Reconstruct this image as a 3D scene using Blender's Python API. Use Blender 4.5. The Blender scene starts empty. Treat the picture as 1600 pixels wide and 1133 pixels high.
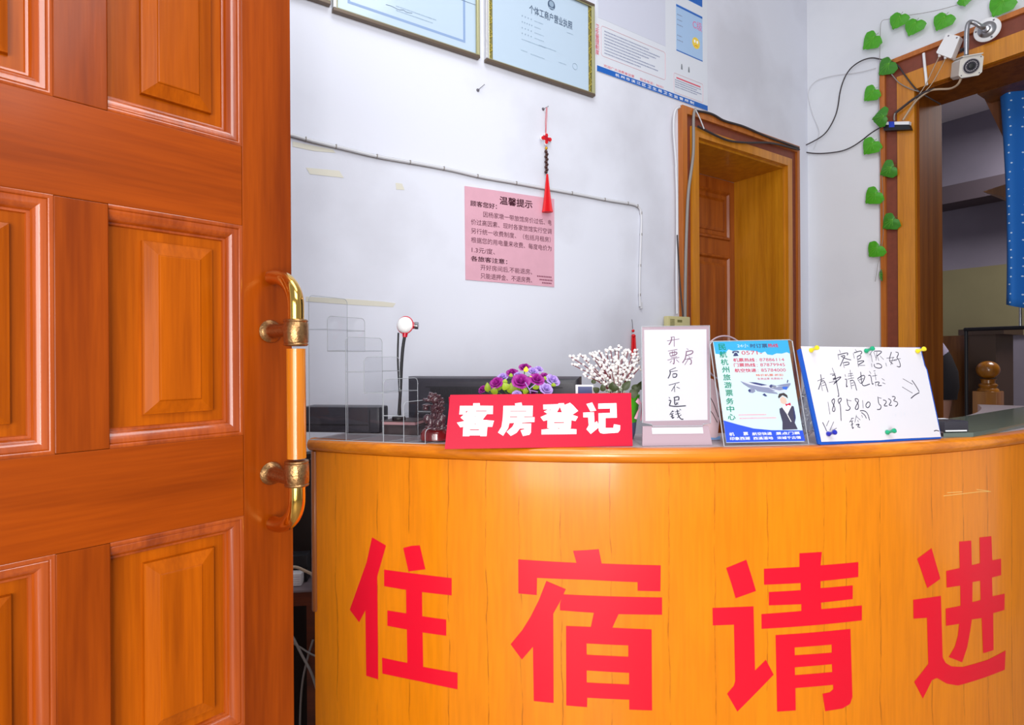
import bpy, bmesh, math, random
from mathutils import Vector, Matrix
from mathutils.geometry import tessellate_polygon

# ------------------------------------------------------------------ camera, world, lights
SC = bpy.context.scene
COL = SC.collection
EYE, F, ROLL, HOR = 1.295, 890.0, 0.006, -7.5      # eye height, focal length in px of a 1600 wide frame
cam_d = bpy.data.cameras.new('camera')
cam = bpy.data.objects.new('camera', cam_d); COL.objects.link(cam)
cam_d.sensor_width = 36; cam_d.lens = 36*F/1600; cam_d.shift_y = HOR/1600
cam_d.clip_start = .05; cam_d.clip_end = 60
cam.matrix_world = Matrix.Translation((0, 0, EYE)) @ Matrix.Rotation(math.pi/2, 4, 'X') @ Matrix.Rotation(-ROLL, 4, 'Z')
SC.camera = cam
SC.view_settings.view_transform = 'Standard'
SC.view_settings.look = 'None'
SC.view_settings.exposure = 0.0
SC.cycles.transparent_max_bounces = 32
SC.view_settings.gamma = 1.0
SC.view_settings.use_curve_mapping = False
world = bpy.data.worlds.new('world'); SC.world = world; world.use_nodes = True
bg = world.node_tree.nodes['Background']
bg.inputs[0].default_value = (0.86, 0.92, 1.0, 1); bg.inputs[1].default_value = 0.42

def area_light(name, loc, target, w, h, power, color=(1, 1, 1)):
    d = bpy.data.lights.new(name, 'AREA'); d.shape = 'RECTANGLE'; d.size = w; d.size_y = h
    d.energy = power; d.color = color
    o = bpy.data.objects.new(name, d); COL.objects.link(o)
    o.location = loc
    o.rotation_euler = (Vector(target)-Vector(loc)).to_track_quat('-Z', 'Y').to_euler()
    return o
area_light('entrance_daylight', (-.35, -1.75, 1.2), (-.05, 2, 1.0), 1.5, 1.8, 62, (1, .985, .96))
area_light('camera_flash', (0.2, -1.0, 1.2), (0.22, 2, 1.0), .26, 1.1, 16, (1, .99, .97))
area_light('flash_bounce', (0.45, -0.1, 2.5), (0.3, 2.2, .9), .8, .8, 16)
area_light('ceiling_lamp_light', (0.35, .85, 3.6), (0.7, 1.6, 0.6), 1.6, .8, 24, (.94, .97, 1))
area_light('inner_room_fill', (4.6, 4.2, 3.5), (4.3, 4.3, 0), .8, .8, 60, (1, .95, .95))  # unseen fill light added to brighten the room beyond

# ------------------------------------------------------------------ photogrammetry helpers
CR, SR = math.cos(ROLL), math.sin(ROLL)
CAM = Vector((0, 0, EYE))
def ray(x, y):
    dx, dy = x-800, y-566.5
    return Vector(((dx*CR-dy*SR)/F, 1.0, -(dx*SR+dy*CR-HOR)/F))
def at(x, y, D):                      # the point of a pixel at depth D
    return CAM + ray(x, y)*D
def onz(x, y, z):                     # the point of a pixel on a level surface
    r = ray(x, y); return CAM + r*((z-EYE)/r.z)
class Fr:                             # a plane: origin, right, up, normal towards the viewer
    def __init__(s, o, r, u, n=None):
        s.o = Vector(o); s.r = Vector(r).normalized(); s.u = Vector(u).normalized()
        s.n = Vector(n).normalized() if n is not None else s.r.cross(s.u).normalized()
    def P(s, a, b, c=0.0): return s.o + s.r*a + s.u*b + s.n*c
    def hit(s, x, y, c=0.0):
        d = ray(x, y); t = (s.o + s.n*c - CAM).dot(s.n)/d.dot(s.n)
        return CAM + d*t
    def px(s, x, y, c=0.0):
        v = s.hit(x, y, c) - s.o
        return v.dot(s.r), v.dot(s.u)
    def M(s):
        return Matrix(((s.r.x, s.u.x, s.n.x, s.o.x), (s.r.y, s.u.y, s.n.y, s.o.y), (s.r.z, s.u.z, s.n.z, s.o.z), (0, 0, 0, 1)))

# ------------------------------------------------------------------ materials
def hexc(h):
    v = [int(h[i:i+2], 16)/255 for i in (0, 2, 4)]
    return tuple(c/12.92 if c <= .04045 else ((c+.055)/1.055)**2.4 for c in v) + (1,)
def new_mat(name):
    m = bpy.data.materials.new(name); m.use_nodes = True
    return m, m.node_tree.nodes, m.node_tree.links, m.node_tree.nodes['Principled BSDF']
def pmat(name, col, rough=.5, metal=0, coat=0, noise=0, nscale=30, bump=0, spec=.5):
    m, N, L, P = new_mat(name)
    c = hexc(col) if isinstance(col, str) else col
    P.inputs['Base Color'].default_value = c; P.inputs['Roughness'].default_value = rough
    P.inputs['Metallic'].default_value = metal; P.inputs['Coat Weight'].default_value = coat
    P.inputs['Coat Roughness'].default_value = .08; P.inputs['Specular IOR Level'].default_value = spec
    tc = N.new('ShaderNodeTexCoord'); nz = N.new('ShaderNodeTexNoise')
    nz.inputs['Scale'].default_value = nscale; nz.inputs['Detail'].default_value = 4
    L.new(tc.outputs['Object'], nz.inputs['Vector'])
    mx = N.new('ShaderNodeMix'); mx.data_type = 'RGBA'; mx.blend_type = 'MULTIPLY'
    mx.inputs[0].default_value = noise
    mx.inputs[6].default_value = c; L.new(nz.outputs['Color'], mx.inputs[7])
    if noise:
        rp = N.new('ShaderNodeValToRGB'); rp.color_ramp.elements[0].color = (.5, .5, .5, 1); rp.color_ramp.elements[0].position = .3
        rp.color_ramp.elements[1].position = .65
        L.new(nz.outputs['Fac'], rp.inputs[0]); L.new(rp.outputs[0], mx.inputs[7])
        L.new(mx.outputs[2], P.inputs['Base Color'])
    if bump:
        b = N.new('ShaderNodeBump'); b.inputs['Strength'].default_value = bump; b.inputs['Distance'].default_value = .002
        L.new(nz.outputs['Fac'], b.inputs['Height']); L.new(b.outputs[0], P.inputs['Normal'])
    return m
def wood(name, base, dark, axis=2, rough=.3, coat=.3, freq=16, lines=0, linecol='5A2A08', contrast=(.32, .62), spec=.5, fine=.6):
    m, N, L, P = new_mat(name)
    tc = N.new('ShaderNodeTexCoord')
    def nz(across, along, det, rgh=.6):
        mp = N.new('ShaderNodeMapping'); s = [across]*3; s[axis] = along
        mp.inputs['Scale'].default_value = s; L.new(tc.outputs['Object'], mp.inputs[0])
        n = N.new('ShaderNodeTexNoise'); n.inputs['Scale'].default_value = 1; n.inputs['Detail'].default_value = det
        n.inputs['Roughness'].default_value = rgh; L.new(mp.outputs[0], n.inputs['Vector']); return n
    n1 = nz(freq, .9, 4); n2 = nz(freq*11, 7, 2)
    r = N.new('ShaderNodeValToRGB'); r.color_ramp.elements[0].position = contrast[0]; r.color_ramp.elements[1].position = contrast[1]
    r.color_ramp.elements[0].color = hexc(dark); r.color_ramp.elements[1].color = hexc(base)
    L.new(n1.outputs['Fac'], r.inputs[0])
    r2 = N.new('ShaderNodeValToRGB'); r2.color_ramp.elements[0].position = .35; r2.color_ramp.elements[1].position = .6
    r2.color_ramp.elements[0].color = (.78, .72, .68, 1)
    L.new(n2.outputs['Fac'], r2.inputs[0])
    mx = N.new('ShaderNodeMix'); mx.data_type = 'RGBA'; mx.blend_type = 'MULTIPLY'; mx.inputs[0].default_value = fine
    L.new(r.outputs[0], mx.inputs[6]); L.new(r2.outputs[0], mx.inputs[7])
    out = mx.outputs[2]
    if lines:
        sx = N.new('ShaderNodeSeparateXYZ'); L.new(tc.outputs['Object'], sx.inputs[0])
        n3 = nz(3, 5, 3, .6)                 # slight waver of the pore lines
        m1 = N.new('ShaderNodeMath'); m1.operation = 'MULTIPLY_ADD'; m1.inputs[1].default_value = .022
        L.new(n3.outputs['Fac'], m1.inputs[0]); L.new(sx.outputs[0], m1.inputs[2])
        vo = N.new('ShaderNodeTexVoronoi'); vo.voronoi_dimensions = '1D'; vo.feature = 'DISTANCE_TO_EDGE'; vo.inputs['Scale'].default_value = lines
        L.new(m1.outputs[0], vo.inputs['W'])
        r3 = N.new('ShaderNodeValToRGB'); e = r3.color_ramp.elements
        e[0].position = .0; e[0].color = (1, 1, 1, 1); e[1].position = .022; e[1].color = (0, 0, 0, 1)
        L.new(vo.outputs['Distance'], r3.inputs[0])
        n4 = nz(40, 16, 4); r4 = N.new('ShaderNodeValToRGB'); r4.color_ramp.elements[0].position = .38; r4.color_ramp.elements[1].position = .62
        L.new(n4.outputs['Fac'], r4.inputs[0])
        ml = N.new('ShaderNodeMath'); ml.operation = 'MULTIPLY'
        L.new(r3.outputs[0], ml.inputs[0]); L.new(r4.outputs[0], ml.inputs[1])
        m2 = N.new('ShaderNodeMix'); m2.data_type = 'RGBA'
        m5 = N.new('ShaderNodeMath'); m5.operation = 'MULTIPLY'; m5.inputs[1].default_value = .7; L.new(ml.outputs[0], m5.inputs[0]); L.new(m5.outputs[0], m2.inputs[0]); L.new(out, m2.inputs[6]); m2.inputs[7].default_value = hexc(linecol)
        out = m2.outputs[2]
    L.new(out, P.inputs['Base Color'])
    P.inputs['Roughness'].default_value = rough; P.inputs['Coat Weight'].default_value = coat
    P.inputs['Coat Roughness'].default_value = .12; P.inputs['Specular IOR Level'].default_value = spec
    b = N.new('ShaderNodeBump'); b.inputs['Strength'].default_value = .12; b.inputs['Distance'].default_value = .001
    L.new(n2.outputs['Fac'], b.inputs['Height']); L.new(b.outputs[0], P.inputs['Normal'])
    return m
def clear(name, tint=(.95, .96, .97, 1), refl=.07, rough=.02):
    m, N, L, P = new_mat(name)
    N.remove(P); out = [n for n in N if n.type == 'OUTPUT_MATERIAL'][0]
    t = N.new('ShaderNodeBsdfTransparent'); t.inputs[0].default_value = tint
    g = N.new('ShaderNodeBsdfGlossy'); g.inputs['Roughness'].default_value = rough
    fr = N.new('ShaderNodeFresnel'); fr.inputs[0].default_value = 1.2
    ad = N.new('ShaderNodeMath'); ad.operation = 'ADD'; ad.inputs[1].default_value = refl*.4
    mu = N.new('ShaderNodeMath'); mu.operation = 'MULTIPLY'; mu.inputs[1].default_value = .35
    L.new(fr.outputs[0], mu.inputs[0]); L.new(mu.outputs[0], ad.inputs[0])
    mx = N.new('ShaderNodeMixShader'); L.new(ad.outputs[0], mx.inputs[0]); L.new(t.outputs[0], mx.inputs[1]); L.new(g.outputs[0], mx.inputs[2])
    L.new(mx.outputs[0], out.inputs[0])
    return m
def wallpaint(name, col, stain):
    m, N, L, P = new_mat(name)
    tc = N.new('ShaderNodeTexCoord')
    n1 = N.new('ShaderNodeTexNoise'); n1.inputs['Scale'].default_value = 1.6; n1.inputs['Detail'].default_value = 6
    n2 = N.new('ShaderNodeTexNoise'); n2.inputs['Scale'].default_value = 160; n2.inputs['Detail'].default_value = 3
    for n in (n1, n2): L.new(tc.outputs['Object'], n.inputs['Vector'])
    r = N.new('ShaderNodeValToRGB'); r.color_ramp.elements[0].position = .34; r.color_ramp.elements[0].color = hexc(stain)
    r.color_ramp.elements[1].position = .52; r.color_ramp.elements[1].color = hexc(col)
    L.new(n1.outputs['Fac'], r.inputs[0]); L.new(r.outputs[0], P.inputs['Base Color'])
    P.inputs['Roughness'].default_value = .75; P.inputs['Specular IOR Level'].default_value = .25
    b = N.new('ShaderNodeBump'); b.inputs['Strength'].default_value = .08; b.inputs['Distance'].default_value = .002
    L.new(n2.outputs['Fac'], b.inputs['Height']); L.new(b.outputs[0], P.inputs['Normal'])
    return m

# ------------------------------------------------------------------ mesh builder
def world_of(o):
    m = o.matrix_basis.copy()
    while o.parent: o = o.parent; m = o.matrix_basis @ m
    return m
def setp(o, label=None, cat=None, group=None, kind=None):
    if label: o['label'] = label
    if cat: o['category'] = cat
    if group: o['group'] = group
    if kind: o['kind'] = kind
    return o
def thing(name, loc, label, cat, group=None, kind=None, rot=None):
    o = bpy.data.objects.new(name, None); COL.objects.link(o)
    if rot is not None: o.matrix_basis = rot
    else: o.location = loc
    o.empty_display_size = .05
    return setp(o, label, cat, group, kind)
class MB:
    def __init__(s): s.b = bmesh.new()
    def face(s, pts):
        vs = [s.b.verts.new(p) for p in pts]
        try: return s.b.faces.new(vs)
        except ValueError: return None
    def hexa(s, p, bev=0):            # 8 corners: bottom 4 then top 4
        v = [s.b.verts.new(q) for q in p]
        fs = [s.b.faces.new([v[i] for i in q]) for q in ((0, 3, 2, 1), (4, 5, 6, 7), (0, 1, 5, 4), (1, 2, 6, 5), (2, 3, 7, 6), (3, 0, 4, 7))]
        if bev:
            es = list({e for f in fs for e in f.edges})
            bmesh.ops.bevel(s.b, geom=es, offset=bev, segments=2, affect='EDGES', profile=.6)
        return s
    def fbox(s, fr, a0, a1, b0, b1, c0, c1, bev=0):
        P = fr.P
        return s.hexa([P(a0, b0, c0), P(a1, b0, c0), P(a1, b0, c1), P(a0, b0, c1), P(a0, b1, c0), P(a1, b1, c0), P(a1, b1, c1), P(a0, b1, c1)], bev)
    def box(s, x0, x1, y0, y1, z0, z1, bev=0):
        return s.hexa([Vector(q) for q in ((x0, y0, z0), (x1, y0, z0), (x1, y1, z0), (x0, y1, z0), (x0, y0, z1), (x1, y0, z1), (x1, y1, z1), (x0, y1, z1))], bev)
    def prism(s, fr, pts, c0, c1):    # polygon in the plane, extruded from c0 to c1
        n = len(pts)
        if c0 == c1:
            s.face([fr.P(a, b, c0) for a, b in pts]); return s
        lo = [s.b.verts.new(fr.P(a, b, c0)) for a, b in pts]; hi = [s.b.verts.new(fr.P(a, b, c1)) for a, b in pts]
        s.b.faces.new(hi); s.b.faces.new(lo[::-1])
        for i in range(n): s.b.faces.new((lo[i], lo[(i+1) % n], hi[(i+1) % n], hi[i]))
        return s
    def shape(s, fr, loops, c):       # flat filled outline with holes, loops[0] is the outline
        flat = [p for l in loops for p in l]
        vs = [s.b.verts.new(fr.P(a, b, c)) for a, b in flat]
        for t in tessellate_polygon([[Vector((a, b, 0)) for a, b in l] for l in loops]):
            try: s.b.faces.new([vs[i] for i in t])
            except ValueError: pass
        return s
    def rloft(s, fr, a0, a1, b0, b1, prof, cap=True, lf=1.0):   # nested rectangles: (inset, c)
        rings = []
        for i, c in prof:
            rings.append([s.b.verts.new(fr.P(a, b, c)) for a, b in ((a0+i*lf, b0+i), (a1-i, b0+i), (a1-i, b1-i), (a0+i*lf, b1-i))])
        for r0, r1 in zip(rings, rings[1:]):
            for k in range(4): s.b.faces.new((r0[k], r0[(k+1) % 4], r1[(k+1) % 4], r1[k]))
        if cap: s.b.faces.new(rings[-1])
        return s
    def loft(s, rings, cap=True):
        R = [[s.b.verts.new(p) for p in r] for r in rings]
        n = len(R[0])
        for r0, r1 in zip(R, R[1:]):
            for k in range(n): s.b.faces.new((r0[k], r0[(k+1) % n], r1[(k+1) % n], r1[k]))
        if cap: s.b.faces.new(R[0][::-1]); s.b.faces.new(R[-1])
        return s
    def tube(s, pts, r, seg=10, cap=True):
        pts = [Vector(p) for p in pts]; n = len(pts)
        rs = r if isinstance(r, (list, tuple)) else [r]*n
        t0 = (pts[1]-pts[0]).normalized()
        up = Vector((0, 0, 1)) if abs(t0.z) < .9 else Vector((1, 0, 0))
        x = t0.cross(up).normalized(); rings = []
        for i, p in enumerate(pts):
            t = (pts[min(i+1, n-1)]-pts[max(i-1, 0)])
            t = t.normalized() if t.length > 1e-9 else t0
            x = (x - t*x.dot(t)); x = x.normalized() if x.length > 1e-6 else t.orthogonal().normalized()
            y = t.cross(x)
            rings.append([p + (x*math.cos(2*math.pi*k/seg)+y*math.sin(2*math.pi*k/seg))*rs[i] for k in range(seg)])
        return s.loft(rings, cap)
    def lathe(s, o, ax, prof, seg=24):   # prof (radius, height) along axis
        ax = Vector(ax).normalized(); x = ax.orthogonal().normalized(); y = ax.cross(x)
        rings = [[Vector(o) + ax*h + (x*math.cos(2*math.pi*k/seg)+y*math.sin(2*math.pi*k/seg))*max(r, 1e-5) for k in range(seg)] for r, h in prof]
        return s.loft(rings)
    def ball(s, c, r, seg=12, rings=8, sc=(1, 1, 1)):
        m = Matrix.Translation(c) @ Matrix.Diagonal((r*sc[0], r*sc[1], r*sc[2], 1))
        bmesh.ops.create_uvsphere(s.b, u_segments=seg, v_segments=rings, radius=1, matrix=m); return s
    def text(s, fr, body, a0, b0, a1, b1, c, bold=0, shear=0):    # lettering scaled to fill a box of the plane
        cu = bpy.data.curves.new('lettering_curve', 'FONT'); cu.body = body; cu.size = 1; cu.offset = bold; cu.shear = shear
        cu.resolution_u = 3; cu.fill_mode = 'FRONT'; cu.offset = 0
        o = bpy.data.objects.new('lettering_curve', cu); me = o.to_mesh()
        if not len(me.vertices): return s
        xs = [v.co.x for v in me.vertices]; ys = [v.co.y for v in me.vertices]
        x0, x1, y0, y1 = min(xs), max(xs), min(ys), max(ys)
        for k, (ox, oy) in enumerate(((0, 0), (bold, 0), (0, bold), (bold, bold)) if bold else ((0, 0),)):
            vs = [s.b.verts.new(fr.P(a0+(v.co.x+ox-x0)/(x1-x0+bold)*(a1-a0), b0+(v.co.y+oy-y0)/(y1-y0+bold)*(b1-b0), c+k*2e-6)) for v in me.vertices]
            for p in me.polygons:
                try: s.b.faces.new([vs[i] for i in p.vertices])
                except ValueError: pass
        o.to_mesh_clear(); bpy.data.objects.remove(o); bpy.data.curves.remove(cu)
        return s
    def strokes(s, fr, lst, fx, w, c):   # pen strokes, each a polyline of picture points mapped to the plane
        for k, st in enumerate(lst):
            q = [Vector(fr.px(*fx(x, y))) for x, y in st]
            q = smooth2(q)
            c = c + 1.5e-6                               # later strokes lie over earlier ones
            n = len(q); L_, R_ = [], []
            for i in range(n):
                d = q[min(i+1, n-1)]-q[max(i-1, 0)]
                d = d.normalized() if d.length > 1e-9 else Vector((1, 0))
                nn = Vector((-d.y, d.x))*(w*(.5 if i not in (0, n-1) else .3))
                L_.append(q[i]+nn); R_.append(q[i]-nn)
            vl = [s.b.verts.new(fr.P(p.x, p.y, c)) for p in L_]; vr = [s.b.verts.new(fr.P(p.x, p.y, c)) for p in R_]
            for i in range(n-1): s.b.faces.new((vl[i], vl[i+1], vr[i+1], vr[i]))
        return s
    def build(s, name, mat, parent=None, smooth=None, label=None, cat=None, group=None, kind=None, origin=None, recalc=True):
        if recalc: bmesh.ops.recalc_face_normals(s.b, faces=s.b.faces)
        me = bpy.data.meshes.new(name)
        o = bpy.data.objects.new(name, me); COL.objects.link(o)
        if parent is not None:
            o.parent = parent; inv = world_of(parent).inverted()
        else:
            vs = [v.co for v in s.b.verts]
            if origin is None:
                origin = Vector(((min(v.x for v in vs)+max(v.x for v in vs))/2, (min(v.y for v in vs)+max(v.y for v in vs))/2, min(v.z for v in vs)))
            o.location = origin; inv = Matrix.Translation(-Vector(origin))
        bmesh.ops.transform(s.b, matrix=inv, verts=s.b.verts)
        s.b.to_mesh(me); s.b.free()
        if mat: me.materials.append(mat)
        if smooth is not None:
            me.shade_smooth()
            me.set_sharp_from_angle(angle=math.radians(smooth))
        return setp(o, label, cat, group, kind)
def smooth2(p, it=2):                 # Chaikin corner cutting
    if len(p) < 3: return p
    for _ in range(it):
        q = [p[0]]
        for i in range(len(p)-1):
            q += [p[i]*.75+p[i+1]*.25, p[i]*.25+p[i+1]*.75]
        q.append(p[-1]); p = q
    return p
def smooth3(p, it=2): return smooth2([Vector(v) for v in p], it)
def copy_tree(o, parent=None):
    c = o.copy(); COL.objects.link(c); c.parent = parent
    for ch in list(o.children): copy_tree(ch, c)
    return c
def dash_rows(mb, fr, a0, a1, rows, h, c, seed=0, fill=(.75, 1)):     # lines of print too small to read
    rnd = random.Random(seed)
    for b in rows:
        a = a0; end = a0+(a1-a0)*rnd.uniform(*fill)
        while a < end:
            w = h*rnd.uniform(.7, 1.0)
            mb.face([fr.P(a, b, c), fr.P(min(a+w, end), b, c), fr.P(min(a+w, end), b+h*rnd.uniform(.75, 1), c), fr.P(a, b+h, c)])
            a += h*1.25
Z3 = Vector((0, 0, 1))

# ------------------------------------------------------------------ materials used by the place
M = {}
M['wall'] = wallpaint('white_wall_paint', 'E4E6F1', 'D5D6E0')
M['wall_r'] = wallpaint('white_wall_paint_side', 'E8EAF0', 'E1E3EA')
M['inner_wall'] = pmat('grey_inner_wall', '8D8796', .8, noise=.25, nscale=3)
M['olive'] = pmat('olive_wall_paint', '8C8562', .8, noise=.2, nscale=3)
M['floor'] = pmat('floor_tile', '9A8F84', .35, noise=.3, nscale=5)
M['ceil'] = pmat('ceiling_paint', 'E8E8EA', .8)
M['doorV'] = wood('door_wood_upright', 'A04604', '702802', 2, .3, .08, 13, contrast=(.3, .68), spec=.15)
M['doorH'] = wood('door_wood_level', 'A04404', '7C3002', 0, .3, .08, 13, contrast=(.3, .68), spec=.15)
M['panel'] = wood('door_panel_wood', 'B25604', '8C3E02', 2, .3, .03, 18, spec=.12)
M['mould'] = wood('door_moulding_wood', 'AC4C0E', '863406', 2, .24, .4, 22)
M['trimO'] = wood('casing_orange_wood', 'D88C1C', 'BE7410', 2, .35, .3, 20)
M['trimB'] = pmat('casing_brown_paint', '84402A', .5, noise=.3, nscale=40)
M['trimT'] = wood('casing_tan_wood', 'C87428', 'A85A18', 2, .4, .2, 20)
M['jamb'] = wood('jamb_veneer', 'D08A16', 'B87208', 2, .4, .2, 22)
M['jambD'] = wood('jamb_veneer_brown', '8E5014', '743C0A', 2, .6, 0, 22, spec=.1)
M['leafB'] = wood('inner_door_wood', 'B86018', '8E400C', 2, .35, .25, 14)
M['brass'] = pmat('polished_brass', 'E2B45A', .12, 1)
M['bronze'] = pmat('aged_brass', 'B58A5C', .34, 1, noise=.6, nscale=260, bump=.4)
M['grip'] = wood('handle_grip_wood', 'E08A14', 'C06A08', 2, .25, .6, 60)
M['black'] = pmat('black_plastic', '38363E', .38, noise=.2, nscale=90)
M['dblack'] = pmat('black_rubber', '15141A', .5)
M['white'] = pmat('white_plastic', 'F2F2F4', .4)
M['cableW'] = pmat('white_cable', 'D9D9DE', .5)
M['cableG'] = pmat('grey_cable', '8E8884', .5)
M['cableK'] = pmat('dark_cable', '3A3234', .5)
M['cableT'] = pmat('tan_cable', 'B9A288', .5)
M['steel'] = pmat('steel', 'A8A8AC', .3, 1)

def proj(p):
    d = Vector(p)-CAM; X = d.x/d.y*F; Y = -d.z/d.y*F+HOR
    return 800+X*CR+Y*SR, 566.5-X*SR+Y*CR
def solve(f, lo, hi):                 # bisection for f = 0
    a, b = lo, hi; fa = f(a)
    for _ in range(60):
        m = (a+b)/2; fm = f(m)
        if (fm > 0) == (fa > 0): a = m
        else: b = m
    return (a+b)/2

# ------------------------------------------------------------------ room shell
WB = Fr((.526*1.55, 1.8*1.55, 0), (1.515, 1, 0), Z3, (1, -1.515, 0))
ac, _ = WB.px(1262.5, 300)
corner = WB.P(ac, 0)
WR = Fr(corner, (1, -1.515, 0), Z3, (-1.515, -1, 0))
H = 3.7
# doorway in the back wall
d2 = {k: WB.px(x, 350)[0] for k, x in dict(o0=1060, b0=1067, i0=1075, a0=1086, a1=1225, i1=1231.5, b1=1239, o1=1242.5).items()}
d2t = WB.px(1087.5, 217.5)[1]; d2T = WB.px(1062, 168)[1]
jd2 = solve(lambda c: proj(WB.P(d2['a1'], 1.6, -c))[0]-1150, .02, .8)
aL = (-2.3-WB.o.x)/WB.r.x
mb = MB()
mb.fbox(WB, aL, d2['a0']-.001, 0, H, -jd2-.03, 0).fbox(WB, d2['a1']+.001, ac, 0, H, -jd2-.03, 0).fbox(WB, d2['a0']-.001, d2['a1']+.001, d2t, H, -jd2-.03, 0)
mb.build('wall_back', M['wall'], kind='structure')
# opening in the right wall
d3 = {k: WR.px(x, 330)[0] for k, x in dict(o0=1379.5, b0=1387.5, i0=1406, a0=1433).items()}
d3T = WR.px(1398, 95.2)[1]; d3B = WR.px(1440, 86)[1]; d3I = WR.px(1440, 109.5)[1]; d3t = WR.px(1445, 137)[1]
d3w = 1.7
jd3 = solve(lambda c: proj(WR.P(d3['a0'], 1.6, -c))[0]-1469, .02, .8)
mb = MB()
mb.fbox(WR, 0, d3['a0']-.001, 0, H, -jd3, 0).fbox(WR, d3['a0']+d3w+.001, 5.0, 0, H, -jd3, 0).fbox(WR, d3['a0']-.001, d3['a0']+d3w+.001, d3t+.001, H, -jd3, 0)
mb.build('wall_right', M['wall_r'], kind='structure')
MB().box(-2.6, 9, -2.4, 9, -.12, 0).build('floor', M['floor'], kind='structure')
MB().box(-2.6, 9, .25, 9, H, H+.1).build('ceiling', M['ceil'], kind='structure')
MB().box(-2.42, -2.3, .5, 1.05, 0, H).build('wall_left', M['wall_r'], kind='structure')
MB().box(-2.42, -.86, .40, .52, 0, H).build('wall_front', M['wall_r'], kind='structure')
# darker room beyond the opening
RB = 3.6
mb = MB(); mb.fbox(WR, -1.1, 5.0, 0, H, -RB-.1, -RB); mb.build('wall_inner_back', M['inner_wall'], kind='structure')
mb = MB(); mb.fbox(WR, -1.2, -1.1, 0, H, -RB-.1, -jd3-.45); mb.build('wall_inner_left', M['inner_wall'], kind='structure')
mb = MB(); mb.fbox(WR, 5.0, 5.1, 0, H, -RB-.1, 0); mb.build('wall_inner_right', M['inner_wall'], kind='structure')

# ------------------------------------------------------------------ door_2: panelled door deep in the back wall
D2 = thing('door_2', WB.P((d2['o0']+d2['o1'])/2, 0, 0), 'brown panelled door set deep in an orange and brown framed doorway', 'door', kind='structure')
T = d2T; e = lambda k: abs(d2['b0']-d2['o0'])
def strip3(fr, l, r, top, cm, name, mat, parent, inner_l, inner_r, inner_top):
    m = MB()
    m.prism(fr, [(l, 0), (inner_l, 0), (inner_l, inner_top), (inner_r, inner_top), (inner_r, 0), (r, 0), (r, top), (l, top)], 0.001, cm)
    return m.build(name, mat, parent)
wO = d2['b0']-d2['o0']; wB = d2['i0']-d2['b0']
hB = d2t+.045; hO = T-wO*1.1
strip3(WB, d2['o0'], d2['o1'], T, .030, 'outer_casing', M['trimT'], D2, d2['b0'], d2['b1'], hO)
strip3(WB, d2['b0'], d2['b1'], hO, .016, 'middle_casing', M['trimB'], D2, d2['i0'], d2['i1'], hB)
strip3(WB, d2['i0'], d2['i1'], hB, .026, 'inner_casing', M['trimO'], D2, d2['a0'], d2['a1'], d2t)
m = MB()
m.fbox(WB, d2['a0']-.0005, d2['a0']+.012, 0, d2t-.012, -jd2, .001).fbox(WB, d2['a1']-.012, d2['a1']+.0005, 0, d2t-.012, -jd2, .001)
m.fbox(WB, d2['a0'], d2['a1'], d2t-.012, d2t+.0005, -jd2, .001)
m.build('jamb', M['jamb'], D2)
lf0, lf1 = d2['a0']+.013, d2['a1']-.013
LF = Fr(WB.P(0, 0, -jd2+.001), WB.r, Z3, WB.n)
m = MB(); m.fbox(LF, lf0, lf1, .01, d2t-.014, -.035, .0)
leaf = m.build('door_leaf', M['leafB'], D2)
def zleaf(x, y): return LF.px(x, y)[1]
pr0 = LF.px(1139, 330)[0]; pl0 = lf0+(lf1-pr0)
for nm, (b0, b1) in (('upper', (zleaf(1120, 374), zleaf(1120, 297))), ('lower', (.9, zleaf(1120, 398))), ('bottom', (.2, .78))):
    m = MB(); m.rloft(LF, pl0, pr0, b0, b1, [(0, .0005), (.004, .012), (.016, .014), (.024, .003), (.026, .001)], cap=False)
    m.rloft(LF, pl0+.05, pr0-.05, b0+.05, b1-.05, [(0, .0005), (.002, .006), (.022, .014)])
    m.build('door_panel', M['leafB'], leaf)
# ------------------------------------------------------------------ door_3: wide cased opening in the right wall
D3 = thing('door_3', WR.P(d3['a0']+d3w/2, 0, 0), 'wide open doorway cased in orange and brown boards', 'doorway', kind='structure')
R0 = d3['a0']+d3w
def mir(k): return R0+(d3['a0']-d3[k])
strip3(WR, d3['o0'], mir('o0'), d3T, .030, 'outer_casing', M['trimT'], D3, d3['b0'], mir('b0'), d3B)
strip3(WR, d3['b0'], mir('b0'), d3B, .014, 'middle_casing', M['trimB'], D3, d3['i0'], mir('i0'), d3I)
strip3(WR, d3['i0'], mir('i0'), d3I, .026, 'inner_casing', M['trimO'], D3, d3['a0'], R0, d3t)
m = MB()
m.fbox(WR, d3['a0']-.0005, d3['a0']+.012, 0, d3t-.012, -jd3, .001).fbox(WR, R0-.012, R0+.0005, 0, d3t-.012, -jd3, .001)
m.fbox(WR, d3['a0'], R0, d3t-.012, d3t+.0005, -jd3, .001)
m.build('jamb', M['jambD'], D3)

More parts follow.
